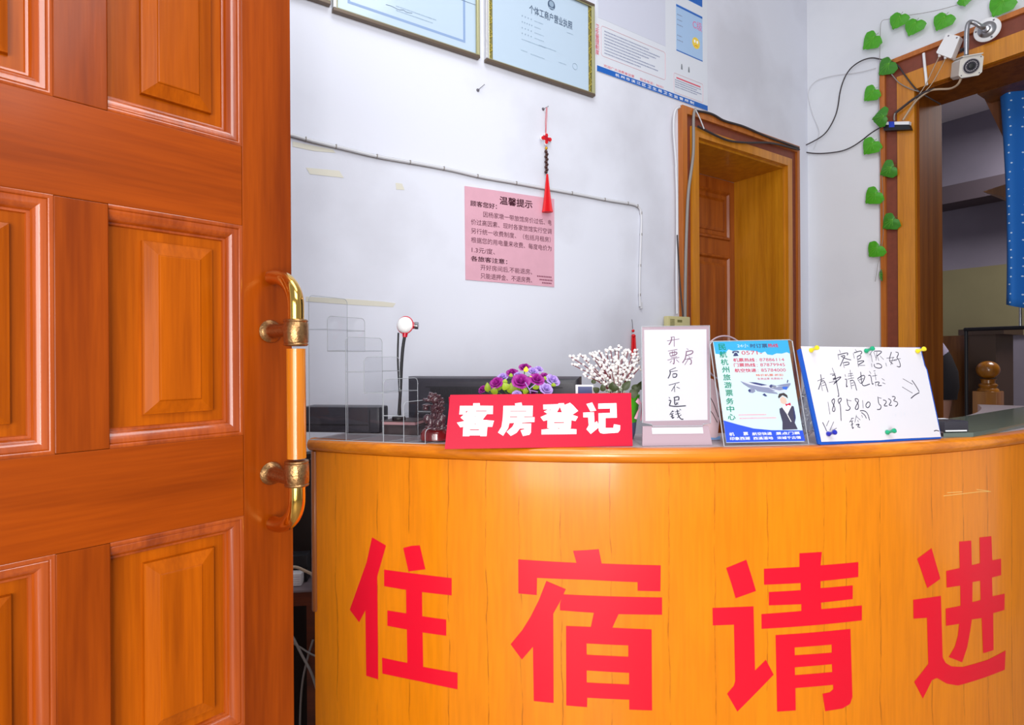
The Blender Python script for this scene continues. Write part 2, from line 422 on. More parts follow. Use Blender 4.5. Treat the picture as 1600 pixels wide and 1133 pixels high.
# ------------------------------------------------------------------ door_1: the open panelled entrance leaf
E0 = at(456.3, 555, 1.0)
FD = Fr((E0.x, E0.y, 0), (.905, 1, 0), Z3, (1, -.905, 0))
D1 = thing('door_1', None, 'open orange wooden entrance door with raised panels and a long brass pull handle', 'door', kind='structure', rot=FD.M() @ Matrix.Rotation(-math.pi/2, 4, 'X'))
A1 = FD.px(380, 555)[0]; A2 = FD.px(170.5, 555)[0]; A3 = FD.px(85, 555)[0]
A4 = A3-(A1-A2); A5 = A4+A1
zt1, zb1, zt2, zb2 = (FD.px(380, y)[1] for y in (229.4, 353, 680, 806))
PH = zb1-zt2; RH = (zt1-zb1+zt2-zb2)/2; pitch = PH+RH
TH = .045
top = zt1+PH+.13
bot = .03
def vbox(a0, a1, b0, b1, name, mat):
    MB().fbox(FD, a0, a1, b0, b1, -TH, 0, .0012).build(name, mat, D1)
vbox(A1, 0, bot, top, 'stile', M['doorV']); vbox(A5, A4, bot, top, 'stile', M['doorV'])
rails = [(zt1+PH, top), (zb1, zt1), (zb2, zt2)]
z = zb2-PH
while z > .3: rails.append((z-RH, z)); z -= pitch
rails.append((bot, max(bot+.08, z)))
for b0, b1 in rails:
    if b1 > b0: vbox(A4+.0004, A1-.0004, b0, b1, 'rail', M['doorH'])
spans = sorted(rails)
for (l0, l1), (h0, h1) in zip(spans, spans[1:]):
    if h0-l1 < .05: continue
    vbox(A3, A2, l1+.0004, h0-.0004, 'mullion', M['doorV'])
    for a0, a1 in ((A2, A1), (A4, A3)):
        m = MB(); m.fbox(FD, a0, a1, l1, h0, -.034, -.0165)
        p = m.build('panel', M['panel'], D1)
        m = MB(); m.rloft(FD, a0+.043, a1-.043, l1+.043, h0-.043, [(0, -.0166), (.0008, -.0095), (.003, -.009), (.020, -.0035), (.0212, -.0018), (.0225, -.0015)])
        m.build('raised_field', M['panel'], p)
        m = MB(); m.rloft(FD, a0, a1, l1, h0, [(0, -.0005), (.0015, .0004), (.004, .0006), (.0058, -.0004), (.0064, -.0020), (.0078, -.0012), (.013, -.002), (.0185, -.0055), (.022, -.0095), (.0232, -.0128), (.0245, -.0130), (.0262, -.0135), (.0275, -.0165)], cap=False, lf=0.02)
        m.build('moulding', M['mould'], p, smooth=35)
# pull handle
ha, hz1 = FD.px(421.5, 518); _, hz2 = FD.px(425.5, 739)
hc = solve(lambda c: proj(FD.P(ha, (hz1+hz2)/2, c))[0]-463, .02, .2)
HD = thing('pull_handle', FD.P(ha, (hz1+hz2)/2, 0), None, None); HD.parent = D1
HD.matrix_basis = D1.matrix_basis.inverted() @ Matrix.Translation(FD.P(ha, (hz1+hz2)/2, 0))
hp = lambda b, c: FD.P(ha, b, c)
zz = lambda y: solve(lambda b: proj(FD.P(ha, b, hc))[1]-y, .3, 2.2)
MB().tube([hp(zz(545), hc), hp(zz(716), hc)], .0147, 20).build('grip', M['grip'], HD, 40)
for sgn, ys, yend, yc0, yc1, yr in ((1, 497, 413, 499, 541, hz1), (-1, 757, 846, 719, 760, hz2)):
    z0 = zz(ys); z1 = zz(yend) - sgn*.013
    pts = [hp(z0-sgn*.02, hc), hp(z0, hc)]; rr = hc-.010
    hgt = (z1-z0)
    for k in range(0, 15):
        t = k/14*math.pi/2
        pts.append(hp(z0+hgt*.28+hgt*.72*math.sin(t), hc-rr*(1-math.cos(t))))
    MB().tube(pts, [.0128]*len(pts), 20).build('brass_bend', M['brass'], HD, 40)
    ca, cb = sorted((zz(yc0), zz(yc1)))
    L_ = cb-ca
    MB().lathe(hp(ca, hc), Z3, [(.0150, 0), (.0180, .001), (.0188, .003), (.0178, .005), (.0186, .0065), (.0190, L_*.5), (.0186, L_-.0065), (.0178, L_-.005), (.0188, L_-.003), (.0180, L_-.001), (.0150, L_)], 28).build('collar', M['bronze'], HD, 40)
    MB().lathe(hp(yr, .0003), FD.n, [(.0005, 0), (.0185, 0), (.0195, .003), (.0165, .007), (.0125, .010), (.0110, .016), (.0105, hc-.014)], 28).build('mounting_post', M['bronze'], HD, 40)

# ------------------------------------------------------------------ reception desk
M['desk'] = wood('desk_veneer', 'F08C08', 'E27E05', 2, .30, .4, 9, lines=10, linecol='8A4404', contrast=(.25, .75), spec=.3, fine=.4)
M['rim'] = wood('desk_rim_wood', 'EE8C10', 'C86A06', 0, .28, .35, 14)
M['laminate'] = pmat('mauve_grey_laminate', 'B9A9AC', .4, noise=.35, nscale=160)
M['red_vinyl'] = pmat('red_vinyl', 'E8082A', .34)
M['edge'] = wood('desk_edge_strip', 'A8602A', '854418', 2, .35, .3, 40)
ZT, ZL = 1.097, 1.0655
CC = Vector((.36, 3.253, 0)); RF = 2.025; RI = 1.79
def cylp(th, R, z): return Vector((CC.x+R*math.sin(th), CC.y-R*math.cos(th), z))
def cyl(x, y, R=RF):
    d = ray(x, y); a = d.x**2+1; b = -2*(d.x*CC.x+CC.y); c = CC.x**2+CC.y**2-R*R
    t = (-b-math.sqrt(b*b-4*a*c))/(2*a); p = CAM+d*t
    return math.atan2(p.x-CC.x, CC.y-p.y), p.z
tL = cyl(491, 800)[0]; tR = math.radians(57)
DK = thing('reception_desk', cylp(0, RF, 0), 'curved orange wood reception desk with large red lettering on its front', 'reception desk')
def ring(prof, name, mat, t0=tL, t1=tR, n=120, smooth=40):
    rings = [[cylp(t0+(t1-t0)*i/n, r, z) for r, z in prof] for i in range(n+1)]
    return MB().loft(rings).build(name, mat, DK, smooth)
ring([(RF, .0), (RF, ZL), (RF-.02, ZL), (RF-.02, .0)], 'front_panel', M['desk'])
ring([(RF-.016, ZT), (RF-.002, ZT), (RF+.005, ZT-.003), (RF+.0095, ZT-.009), (RF+.011, ZT-.0155), (RF+.0095, ZT-.022), (RF+.005, ZT-.028), (RF-.001, ZT-.0312), (RF-.016, ZT-.0312)], 'top_rim', M['rim'], tL-.006)
ring([(RI, ZL), (RI, ZT), (RF-.0165, ZT), (RF-.0165, ZL)], 'counter_top', M['laminate'])
ring([(1.22, .71), (1.22, .74), (RF-.021, .74), (RF-.021, .71)], 'work_surface', M['laminate'], tL+.02, tR-.02, 60)
MB().hexa([cylp(t, r, z) for z in (0, ZL-.0005) for t, r in ((tL+.001, RF-.021), (tL+.001, RI+.01), (tL+.012, RI+.01), (tL+.012, RF-.021))]).build('side_panel', M['edge'], DK)
MB().hexa([cylp(t, r, z) for z in (0, ZL-.0005) for t, r in ((tR-.012, RF-.021), (tR-.012, RI+.01), (tR-.001, RI+.01), (tR-.001, RF-.021))]).build('side_panel', M['edge'], DK)
zb = EYE-(962-559)/890*1.385
MB().lathe(cylp(tL, RF-.002, zb), Z3, [(.007, 0), (.0085, .004), (.0085, ZL-zb-.002), (.007, ZL-zb)], 14).build('edge_strip', M['edge'], DK, 50)
CH = {
 'lettering_stay': (4.358, 540, 830, [
  [[(180,42),(275,98),(215,310),(218,560),(222,1010),(140,985),(134,540),(92,622),(28,535),(142,215)]],
  [[(392,115),(450,100),(505,97),(543,260),(428,275)]],
  [[(262,262),(490,292),(722,320),(722,438),(520,415),(522,580),(685,603),(685,713),(524,690),(528,925),(762,965),(762,1078),(500,1022),(250,970),(248,862),(420,898),(417,670),(284,645),(284,540),(413,560),(411,400),(262,375)]]]),
 'lettering_lodge': (3.866, 790, 840, [
  [[(76,132),(428,153),(407,80),(490,76),(563,70),(580,157),(937,168),(935,325),(797,322),(797,270),(500,256),(190,244),(188,348),(77,338)]],
  [[(246,262),(364,312),(330,385),(288,460),(290,1000),(170,988),(165,660),(98,738),(30,645),(100,560),(150,480),(200,380)]],
  [[(345,343),(945,362),(945,467),(682,463),(645,545),(882,555),(885,1045),(747,1040),(747,980),(493,968),(492,1025),(366,1015),(365,534),(515,540),(533,455),(328,440),(328,400)],
   [(489,640),(741,652),(741,720),(490,708)], [(490,803),(746,818),(746,888),(490,876)]]]),
 'lettering_please': (4.12, 1105, 850, [
  [[(122,155),(252,102),(285,205),(314,303),(183,350),(155,255)]],
  [[(34,412),(298,402),(308,815),(378,746),(428,842),(194,1080),(128,965),(170,915),(180,885),(172,520),(36,525)]],
  [[(594,60),(738,52),(730,138),(973,117),(973,213),(730,240),(730,285),(937,267),(937,355),(733,378),(735,420),(996,396),(996,492),(350,547),(349,452),(606,432),(606,388),(397,396),(397,310),(602,298),(602,252),(366,263),(365,160),(594,148)]],
  [[(440,587),(922,547),(935,985),(920,1030),(870,1060),(760,1077),(742,965),(790,955),(812,935),(810,907),(568,928),(570,1072),(450,1080)],
   [(563,667),(801,648),(802,700),(564,717)], [(564,795),(803,774),(805,825),(565,845)]]]),
 'lettering_enter': (3.906, 1410, 820, [
  [[(90,208),(178,143),(232,330),(152,387)]],
  [[(347,103),(420,97),(424,247),(474,235),(471,78),(543,70),(549,218),(602,207),(603,308),(547,322),(550,437),(624,421),(623,520),(554,540),(557,765),(493,785),(484,570),(424,578),(412,660),(395,750),(365,840),(283,808),(320,745),(338,680),(347,605),(266,618),(264,512),(355,495),(353,372),(270,384),(267,282),(350,265)],
   [(428,350),(475,342),(478,460),(427,473)]],
  [[(66,458),(235,434),(246,810),(265,845),(300,865),(370,868),(520,825),(630,768),(625,885),(480,940),(340,982),(270,970),(210,935),(180,950),(125,1062),(72,960),(158,850),(150,568),(68,574)]]])}
for nm, (sc, ox, oy, shapes) in CH.items():
    bmx = bmesh.new()
    for loops in shapes:
        L2 = [[cyl(x/sc+ox, y/sc+oy, RF+.0006) for x, y in l] for l in loops]
        flat = [p for l in L2 for p in l]
        vs = [bmx.verts.new((t*RF, 0, z)) for t, z in flat]
        for t in tessellate_polygon([[Vector((p[0]*RF, p[1], 0)) for p in l] for l in L2]):
            try: bmx.faces.new([vs[i] for i in t])
            except ValueError: pass
    xs = [v.co.x for v in bmx.verts]; x = min(xs)+.012
    while x < max(xs):
        bmesh.ops.bisect_plane(bmx, geom=bmx.verts[:]+bmx.edges[:]+bmx.faces[:], plane_co=(x, 0, 0), plane_no=(1, 0, 0)); x += .012
    m = MB(); mp = {}
    for f in bmx.faces:
        m.face([cylp(v.co.x/RF, RF+.0006, v.co.z) for v in f.verts])
    bmx.free(); bmesh.ops.remove_doubles(m.b, verts=m.b.verts, dist=1e-5)
    m.build('lettering', M['red_vinyl'], DK, 60)

# glass sheet and low black box at the far end of the top
M['glassG'] = pmat('dark_green_glass', '66726A', .1, spec=.6)
GP = [onz(x, y, ZT+.011) for x, y in ((1474, 677), (1521, 675.8), (1560, 669.5), (1600, 661.5), (1650, 648))]
GB = [onz(x, y, ZT+.011) for x, y in ((1690, 619), (1600, 635.5), (1519, 648.5), (1474, 655))]
lv = Fr((0, 0, 0), (1, 0, 0), (0, 1, 0))
MB().prism(lv, [(p.x, p.y) for p in GP+GB], ZT+.0003, ZT+.011).build('glass_sheet', M['glassG'], None, label='thick dark green glass sheet lying on the far end of the curved desk top', cat='glass sheet')
b0 = onz(1476, 675.8, ZT+.0112); b1 = onz(1514, 675.2, ZT+.0112)
BX = Fr(b0, (b1-b0), Z3)
wb = (b1-b0).length
bt = thing('black_box', BX.P(wb/2, 0, -.05), 'low black plastic box with a white strip lying on the glass sheet', 'box')
MB().fbox(BX, 0, wb, 0, .027, -.075, 0, .004).build('case', M['black'], bt, 40)
MB().fbox(BX, .002, wb*.9, .002, .0052, -.0005, .0012).build('white_strip', M['white'], bt)
MB().fbox(BX, .012, wb*.8, .0272, .0278, -.06, -.045).build('white_label', M['white'], bt)

# ------------------------------------------------------------------ leaning boards
def lean(BL, BR, TL, TR, th=None, z=ZT):
    p, q = onz(*BL, z+.0006), onz(*BR, z+.0006)
    r = (q-p); w = r.length; r.normalize(); back = Vector((-r.y, r.x, 0)).normalized()
    def fr(t): return Fr(p, r, Z3*math.cos(t)+back*math.sin(t))
    if th is None:
        best = None
        for k in range(0, 46):
            f = fr(math.radians(k)); e = abs(f.px(*TL)[0])+abs(f.px(*TR)[0]-w)
            if best is None or e < best[0]: best = (e, k)
        th = best[1]
    f = fr(math.radians(th)); f.w = w; f.h = (f.px(*TL)[1]+f.px(*TR)[1])/2; f.th = th; f.back = back
    return f
def pxs(fr, pts): return [fr.px(*p) for p in pts]
M['red'] = pmat('red_sign_plastic', 'C40C34', .42, spec=.2)
M['lett'] = pmat('white_lettering', 'FFFFFF', .4)
SG = lean((694.8, 701.8), (988.6, 697.2), (703.5, 617), (986, 614), 14)
sg = thing('desk_sign', SG.P(SG.w/2, 0, 0), 'long red desk sign with four white characters on the desk edge', 'sign')
face = [(0, 0), (SG.w, 0)]+[SG.px(986, 614), SG.px(703.5, 617)]
MB().prism(SG, face, -.004, 0).build('sign_face', M['red'], sg)
SB = Fr(SG.P(0, SG.h-.004, -.0045), SG.r, (-Z3*math.cos(math.radians(20))+SG.back*math.sin(math.radians(20))))
hl = (SB.o.z-ZT-.0008)/math.cos(math.radians(20))
MB().prism(SB, [(.008, 0), (SG.w-.008, 0), (SG.w-.008, hl), (.008, hl)], -.003, 0).build('back_leg', M['red'], sg)
for sc, ox, oy, shapes in (
 (10, 690, 610, [[[(495,202),(596,200),(600,240),(803,242),(800,372),(708,372),(640,460),(818,475),(790,572),(715,570),(702,718),(602,718),(602,705),(438,705),(432,718),(330,718),(338,570),(290,580),(238,505),(360,480),(350,475),(295,425),(345,378),(275,378),(287,242),(492,242)],
   [(380,325),(415,322),(375,358)],[(540,315),(710,315),(700,328),(535,328)],[(512,405),(540,405),(525,418)],[(395,470),(425,452),(420,465)],[(510,520),(540,520),(525,534)],[(442,610),(588,610),(582,626),(440,626)]]]),
 (10, 690, 610, [[[(965,242),(1150,240),(1145,205),(1248,190),(1258,240),(1425,240),(1420,420),(1452,420),(1450,495),(1255,505),(1252,518),(1400,518),(1395,660),(1370,695),(1270,715),(1232,625),(1290,610),(1290,595),(1220,600),(1170,665),(1080,713),(1015,648),(1105,570),(1138,510),(1058,513),(1040,590),(1000,650),(960,710),(880,660),(935,570),(955,440)],
   [(1072,318),(1325,318),(1322,328),(1070,328)],[(1066,408),(1180,408),(1178,420),(1065,420)],[(1288,408),(1419,405),(1418,418),(1290,420)]]]),
 (9.412, 830, 605, [[[(175,258),(400,250),(400,238),(480,235),(487,262),(570,230),(615,268),(690,350),(625,395),(600,405),(688,435),(650,500),(590,488),(582,605),(545,612),(665,620),(665,690),(150,697),(150,625),(280,612),(235,600),(240,485),(180,500),(135,440),(240,395),(185,360),(250,328),(178,330)],
   [(378,372),(420,290),(452,372)],[(335,516),(485,513),(482,527),(335,530)],[(265,330),(290,328),(275,342)],[(385,606),(430,604),(400,616)]]]),
 (9.412, 830, 605, [[[(810,248),(895,225),(955,345),(870,360)]],[[(762,375),(922,368),(930,525),(965,500),(998,565),(990,595),(875,690),(810,620),(845,560),(835,445),(765,445)]],
   [[(985,243),(1252,235),(1260,450),(1092,455),(1092,600),(1205,600),(1215,545),(1308,562),(1305,630),(1275,670),(1060,685),(1015,675),(992,640),(988,385),(1160,378),(1158,315),(985,320)]]])):
    m = MB()
    for loops in shapes: m.shape(SG, [[SG.px(x/sc+ox, y/sc+oy) for x, y in l] for l in loops], .0006)
    m.build('lettering', M['lett'], sg)

# --- acrylic notice stand with handwriting
M['acr'] = clear('clear_acrylic', (.985, .987, .99, 1))
M['acrP'] = pmat('frosted_pinkish_acrylic', 'B29AA4', .18, coat=.4)
M['acrE'] = pmat('acrylic_edge_light', 'B4B8BE', .2, coat=.3)  # pale edge colour stands for light refracted along the acrylic rims
M['paper'] = pmat('white_paper', 'D8D5DC', .75, spec=.1)
M['ink'] = pmat('dark_ink', '1A1230', .7)
M['inkP'] = pmat('faded_purple_ink', '744A66', .7)
M['inkG'] = pmat('faint_grey_ink', 'D3D3DC', .5)
NS = lean((1003.5, 697), (1113, 695.5), (1002, 511), (1107.5, 509.5), 17)
ns = thing('notice_stand', NS.P(NS.w/2, 0, 0), 'white handwritten notice in an upright acrylic stand beside the red desk sign', 'sign stand')
bt_ = NS.px(1060, 664)[1]
m = MB()
m.prism(NS, [(0, 0), (NS.w, 0), NS.px(1107, 665.5), NS.px(1004, 666)], -.003, 0)
m.build('front_base', M['acrP'], ns)
b_ = NS.back
foot = [NS.P(.001, .0, -.003), NS.P(NS.w-.001, 0, -.003)]
MB().hexa([foot[0], foot[1], foot[1]+b_*.065, foot[0]+b_*.065, foot[0]+Z3*.003, foot[1]+Z3*.003, foot[1]+b_*.065+Z3*.003, foot[0]+b_*.065+Z3*.003]).build('foot_plate', M['acr'], ns)
MB().fbox(NS, *(sorted((NS.px(1019, 680)[0], NS.px(1099, 680)[0]))), *(sorted((NS.px(1060, 678)[1], NS.px(1060, 668)[1]))), .0001, .0012).build('base_label', M['paper'], ns)
fp = pxs(NS, [(1002, 511), (1108, 509.3), (1109.5, 661.5), (1098, 663), (1097, 666), (1019, 666.5), (1018, 663.5), (1003.5, 661)])
MB().prism(NS, fp, .0002, .0016).build('back_plate', M['acrP'], ns)
MB().prism(NS, fp, .0026, .0042).build('cover_plate', M['acr'], ns)
m = MB(); ed = [NS.P(a, b, .0022) for a, b in fp]; m.tube(ed+[ed[0]], .0011, 6); m.build('plate_edge', M['acrE'], ns)
MB().prism(NS, pxs(NS, [(1006, 516), (1103.2, 515), (1105, 656.5), (1008, 658.5)]), .0017, .0021).build('notice_paper', M['paper'], ns)
fD = lambda x, y: (x/11.33+1000, y/11.33+505)
fE = lambda x, y: (x/10.79+1000, y/10.79+595)
hw = [[(535,255),(605,248)],[(475,320),(690,285)],[(555,255),(550,320),(505,390)],[(600,245),(600,420)],
 [(490,500),(655,470)],[(515,535),(535,595)],[(515,535),(655,510),(640,565),(535,590)],[(565,500),(575,585)],[(605,490),(605,580)],[(540,620),(650,600)],[(480,660),(690,610)],[(600,625),(598,735),(575,715)],[(555,670),(525,710)],[(635,650),(685,700)],
 [(820,455),(850,475)],[(805,510),(935,485),(925,545),(815,580)],[(815,515),(800,630),(745,710)],[(855,595),(875,615)],[(790,650),(920,615)],[(830,640),(900,640),(905,725),(875,735)],[(845,645),(785,745)]]
MB().strokes(NS, hw, fD, .0023, .00225).build('handwriting', M['inkP'], ns)
hw2 = [[(630,790),(520,840)],[(520,840),(535,900),(490,985)],[(535,865),(660,845)],[(570,910),(580,970)],[(575,905),(650,895),(640,960),(580,965)]]
hw3 = [[(480,80),(660,30)],[(595,60),(525,180)],[(575,100),(578,195)],[(610,110),(665,135)],
 [(480,280),(500,300)],[(480,335),(520,335),(500,385),(490,430)],[(490,425),(600,440),(770,425)],[(560,290),(655,265),(645,335)],[(575,335),(650,325)],[(575,295),(580,420),(620,390)],[(640,370),(610,385)],[(600,370),(640,405)],
 [(545,505),(495,580)],[(530,530),(570,515)],[(505,570),(560,555)],[(510,610),(560,590)],[(535,565),(535,645),(570,615)],[(590,530),(660,510)],[(590,570),(670,550)],[(620,490),(640,600),(690,655),(725,650)],[(690,575),(620,630)],[(660,480),(685,500)]]
MB().strokes(NS, hw2, fD, .0024, .00225).strokes(NS, hw3, fE, .0026, .00225).build('handwriting', M['ink'], ns)

# --- printed flyer in a tilted clear holder
FL = lean((1131.5, 697.5), (1263.5, 694.5), (1112, 535.5), (1236.5, 531.5))
fl = thing('flyer_holder', FL.P(FL.w/2, 0, 0), 'blue and white airline ticket flyer in a tilted clear holder', 'flyer holder')
hold = pxs(FL, [(1131.5, 697.5), (1263.7, 694.5), (1238, 533), (1234, 531), (1113, 533.5), (1109.5, 538)])
MB().prism(FL, hold, -.0028, -.0012).build('back_plate', M['acr'], fl)
MB().prism(FL, hold, .0004, .0018).build('front_plate', M['acr'], fl)
m = MB(); ed = [FL.P(a, b, -.0004) for a, b in hold]; m.tube(ed+[ed[0]], .0011, 6); m.build('holder_edge', M['acrE'], fl)
sp = FL.P(FL.w*.5, FL.h*.8, -.0032)
su = Fr(sp, FL.r, (-Z3*.9+FL.back*.42).normalized()); sl = (sp.z-ZT-.0006)/abs(su.u.z)
MB().prism(su, [(-.03, 0), (.03, 0), (.045, sl), (-.045, sl)], -.002, 0).build('rear_support', M['acr'], fl)
M['sky'] = pmat('flyer_sky_blue', '3AA8D8', .6, spec=.1); M['pale'] = pmat('flyer_pale_blue', 'CFE1EA', .6, spec=.1)
M['royal'] = pmat('flyer_royal_blue', '2250D8', .45); M['teal'] = pmat('flyer_teal_print', '0E8A66', .6, spec=.1)
M['crim'] = pmat('flyer_crimson_print', 'CC1E48', .6, spec=.1); M['orng'] = pmat('flyer_orange_print', 'E05A10', .6, spec=.1)
M['navy'] = pmat('flyer_navy_print', '2A2F62', .5); M['planeG'] = pmat('flyer_plane_grey', '8B90AC', .6, spec=.1); M['planeD'] = pmat('flyer_plane_dark', '3E4376', .6, spec=.1)
M['skin'] = pmat('flyer_skin_print', 'E8BFAE', .6, spec=.1); M['hair'] = pmat('flyer_hair_print', '3A2A2E', .5); M['vest'] = pmat('flyer_vest_print', '3C3850', .5)
fa = lambda x, y: FL.px(x/8.889+1100, y/8.889+520)
fb = lambda x, y: FL.px(x/9.412+1110, y/9.412+600)
paper = pxs(FL, [(1114, 533.7), (1231, 531.5), (1257, 690), (1135, 692)])
fpaper = MB().prism(FL, paper, -.001, -.0006).build('flyer_paper', M['pale'], fl)
c1, c2, c3 = -.0004, -.00025, -.0001
MB().shape(FL, [[fa(*p) for p in ((130,125),(1165,102),(1200,290),(1150,270),(1080,290),(1010,285),(950,310),(880,300),(850,260),(800,280),(700,250),(560,240),(480,240),(400,250),(340,230),(300,280),(240,300),(160,290))]], c1).build('sky_print', M['sky'], fpaper)
MB().shape(FL, [[fb(*p) for p in ((193,535),(400,595),(640,655),(900,680),(1360,683),(1395,838),(236,860))]], c1).build('blue_band_print', M['royal'], fpaper)
def ftext(m, s, f, x0, y0, x1, y1, c=c2, bold=.0):    # box from picture corners: left-bottom to right-top
    a0, q0 = f(x0, y0); a1, q1 = f(x1, y1)
    m.text(FL, s, min(a0, a1), min(q0, q1), max(a0, a1), max(q0, q1), c, bold)
m = MB()
for k, ch in enumerate('民航杭州旅游票务中心'):
    x = 205+k*16.5 if k < 7 else None
    y0 = (240, 345, 450, 555, 662, 770, 880)[k] if k < 7 else None
    if k < 7: ftext(m, ch, fa, x, y0, x+92, y0-88, bold=.03)
    else:
        xx, yy = ((235, 300), (245, 415), (262, 532))[k-7]; ftext(m, ch, fb, xx, yy, xx+100, yy-95, bold=.03)
m.build('vertical_title', M['teal'], fpaper)
m = MB(); ftext(m, '24小', fa, 465, 205, 610, 155); m.build('hotline_print', M['pale'], fpaper)
m = MB(); ftext(m, '时订票', fa, 645, 210, 875, 152, bold=.03); m.build('hotline_print', M['navy'], fpaper)
def crim(*k, **kw):
    m = MB(); ftext(m, *k, **kw); m.build('phone_print', M['crim'], fpaper)
crim('热线', fa, 890, 203, 1025, 150, bold=.03); crim('0571-', fa, 525, 305, 800, 250)
for yb, s1, s2, dx in ((405, '机票热线', '87886114', 0), (475, '门票热线', '87879945', 10), (550, '航空快递', '85784000', 22)):
    m = MB(); ftext(m, s1, fa, 408+dx, yb, 700+dx, yb-55, bold=.03); ftext(m, '：', fa, 725+dx, yb-5, 733+dx, yb-38); ftext(m, s2, fa, 775+dx, yb-8, 1110+dx, yb-55); m.build('phone_print', M['crim'], fpaper)
m = MB(); ftext(m, '免费送票 免费刷卡', fa, 745, 655, 1095, 622); m.build('offer_print', M['crim'], fpaper)
m = MB(); ftext(m, '特价机票·折扣', fa, 722, 605, 1095, 570, bold=.02); m.build('offer_print', M['orng'], fpaper)
m = MB()
m.shape(FL, [[fa(*p) for p in ((390,262),(420,250),(460,250),(487,258),(485,280),(465,278),(458,265),(420,267),(415,284),(395,286))]], c2)
m.shape(FL, [[fa(*p) for p in ((425,278),(455,276),(482,322),(405,325))]], c2); m.build('telephone_symbol', M['navy'], fpaper)
m = MB()
m.shape(FL, [[fa(*p) for p in ((505,672),(560,676),(700,692),(880,722),(1000,742),(1090,748),(1200,722),(1165,775),(1060,800),(960,815),(860,810),(720,790),(620,760),(545,712))]], c2)
m.build('plane_print', M['planeG'], fpaper)
M['planeL'] = pmat('flyer_plane_light', 'D2D6E6', .6, spec=.1); M['planeB'] = pmat('flyer_tail_blue', '3A6AD0', .6, spec=.1)
for poly, nm, mk in ((((510,672),(620,683),(760,700),(900,726),(1040,748),(960,770),(800,752),(640,722)), 'plane_body_print', 'planeL'), (((700,775),(880,800),(1010,830),(1030,852),(900,838),(740,812)), 'plane_wing_print', 'planeG'), (((900,770),(1040,800),(1215,800),(1120,832),(1030,826)), 'plane_wing_print', 'planeL'),
    (((1000,735),(1090,715),(1205,698),(1200,728),(1100,745)), 'plane_wing_print', 'planeG'), (((1085,752),(1165,748),(1150,792),(1100,785)), 'plane_tail_print', 'planeB'), (((620,790),(650,772),(705,785),(715,815),(680,838),(635,832)), 'plane_engine_print', 'planeG'), (((900,740),(935,715),(1005,735),(1000,765),(925,770)), 'plane_engine_print', 'planeG')):
    MB().shape(FL, [[fa(*p) for p in poly]], c2+.00004).build(nm, M[mk], fpaper)
m = MB(); m.shape(FL, [[fb(*p) for p in ((1055,345),(1100,300),(1150,310),(1195,320),(1130,455))]], c3+.00003); m.build('attendant_shirt_print', M['lett'], fpaper)
m = MB(); m.shape(FL, [[fb(*p) for p in ((1085,375),(1093,368),(1192,552),(1184,560))]], c3+.00003); m.build('attendant_strap_print', M['lett'], fpaper)
m = MB(); m.shape(FL, [[fb(*p) for p in ((1215,330),(1240,400),(1256,500),(1240,575),(1225,480))]], c3+.00003); m.build('attendant_arm_print', M['navy'], fpaper)
for poly, nm in ((((620,685),(720,690),(880,725),(800,735),(700,712)), 'plane_stripe_print'), (((1160,650),(1150,690),(1160,700),(1172,660)), 'plane_fin_print'), (((905,740),(930,718),(955,740),(930,765)), 'plane_engine_print'), (((612,800),(630,780),(655,805),(630,830)), 'plane_engine_print'), (((810,860),(840,840),(880,880),(850,885)), 'plane_wheel_print')):
    MB().shape(FL, [[fa(*p) for p in poly]], c3).build(nm, M['planeD'], fpaper)
m = MB(); m.shape(FL, [[fb(*p) for p in ((1020,220),(1060,180),(1115,215),(1125,270),(1090,300),(1040,280))]], c2)
m.build('attendant_face_print', M['skin'], fpaper)
m = MB(); m.shape(FL, [[fb(*p) for p in ((995,190),(1010,145),(1080,130),(1130,165),(1140,215),(1110,190),(1060,165),(1005,215))]], c3); m.build('attendant_hair_print', M['hair'], fpaper)
m = MB(); m.shape(FL, [[fb(*p) for p in ((1015,365),(1060,340),(1120,430),(1190,320),(1225,330),(1255,480),(1240,570),(1285,665),(1060,675),(1060,560),(1020,420))]], c3); m.build('attendant_vest_print', M['vest'], fpaper)
m = MB(); m.shape(FL, [[fb(*p) for p in ((1100,290),(1130,295),(1175,275),(1185,320),(1140,310),(1110,330))]], c3+.00004); m.build('attendant_scarf_print', M['crim'], fpaper)
m = MB()
pr = Fr(FL.o, FL.r, FL.u)
for k, (x0, y0, x1) in enumerate(((415, 465, 825), (430, 515, 965))):
    a0, q0 = fb(x0, y0); a1, q1 = fb(x1, y0-25); dash_rows(m, FL, a0, a1, [q0], .0028, c2, k, (1, 1))
m.build('small_print', pmat('flyer_pink_print', 'EBA0AE', .5), fpaper)
m = MB()
ftext(m, '机', fb, 280, 765, 350, 712, bold=.03); ftext(m, '票', fb, 488, 757, 552, 706, bold=.03)
ftext(m, '航空快递', fb, 618, 757, 900, 706, bold=.03); ftext(m, '景点门票', fb, 965, 750, 1312, 700, bold=.03)
ftext(m, '印象西湖', fb, 290, 828, 575, 775, bold=.03); ftext(m, '西溪湿地', fb, 635, 822, 918, 772, bold=.03); ftext(m, '宋城千古情', fb, 985, 815, 1328, 765, bold=.03)
m.build('band_print', M['lett'], fpaper)

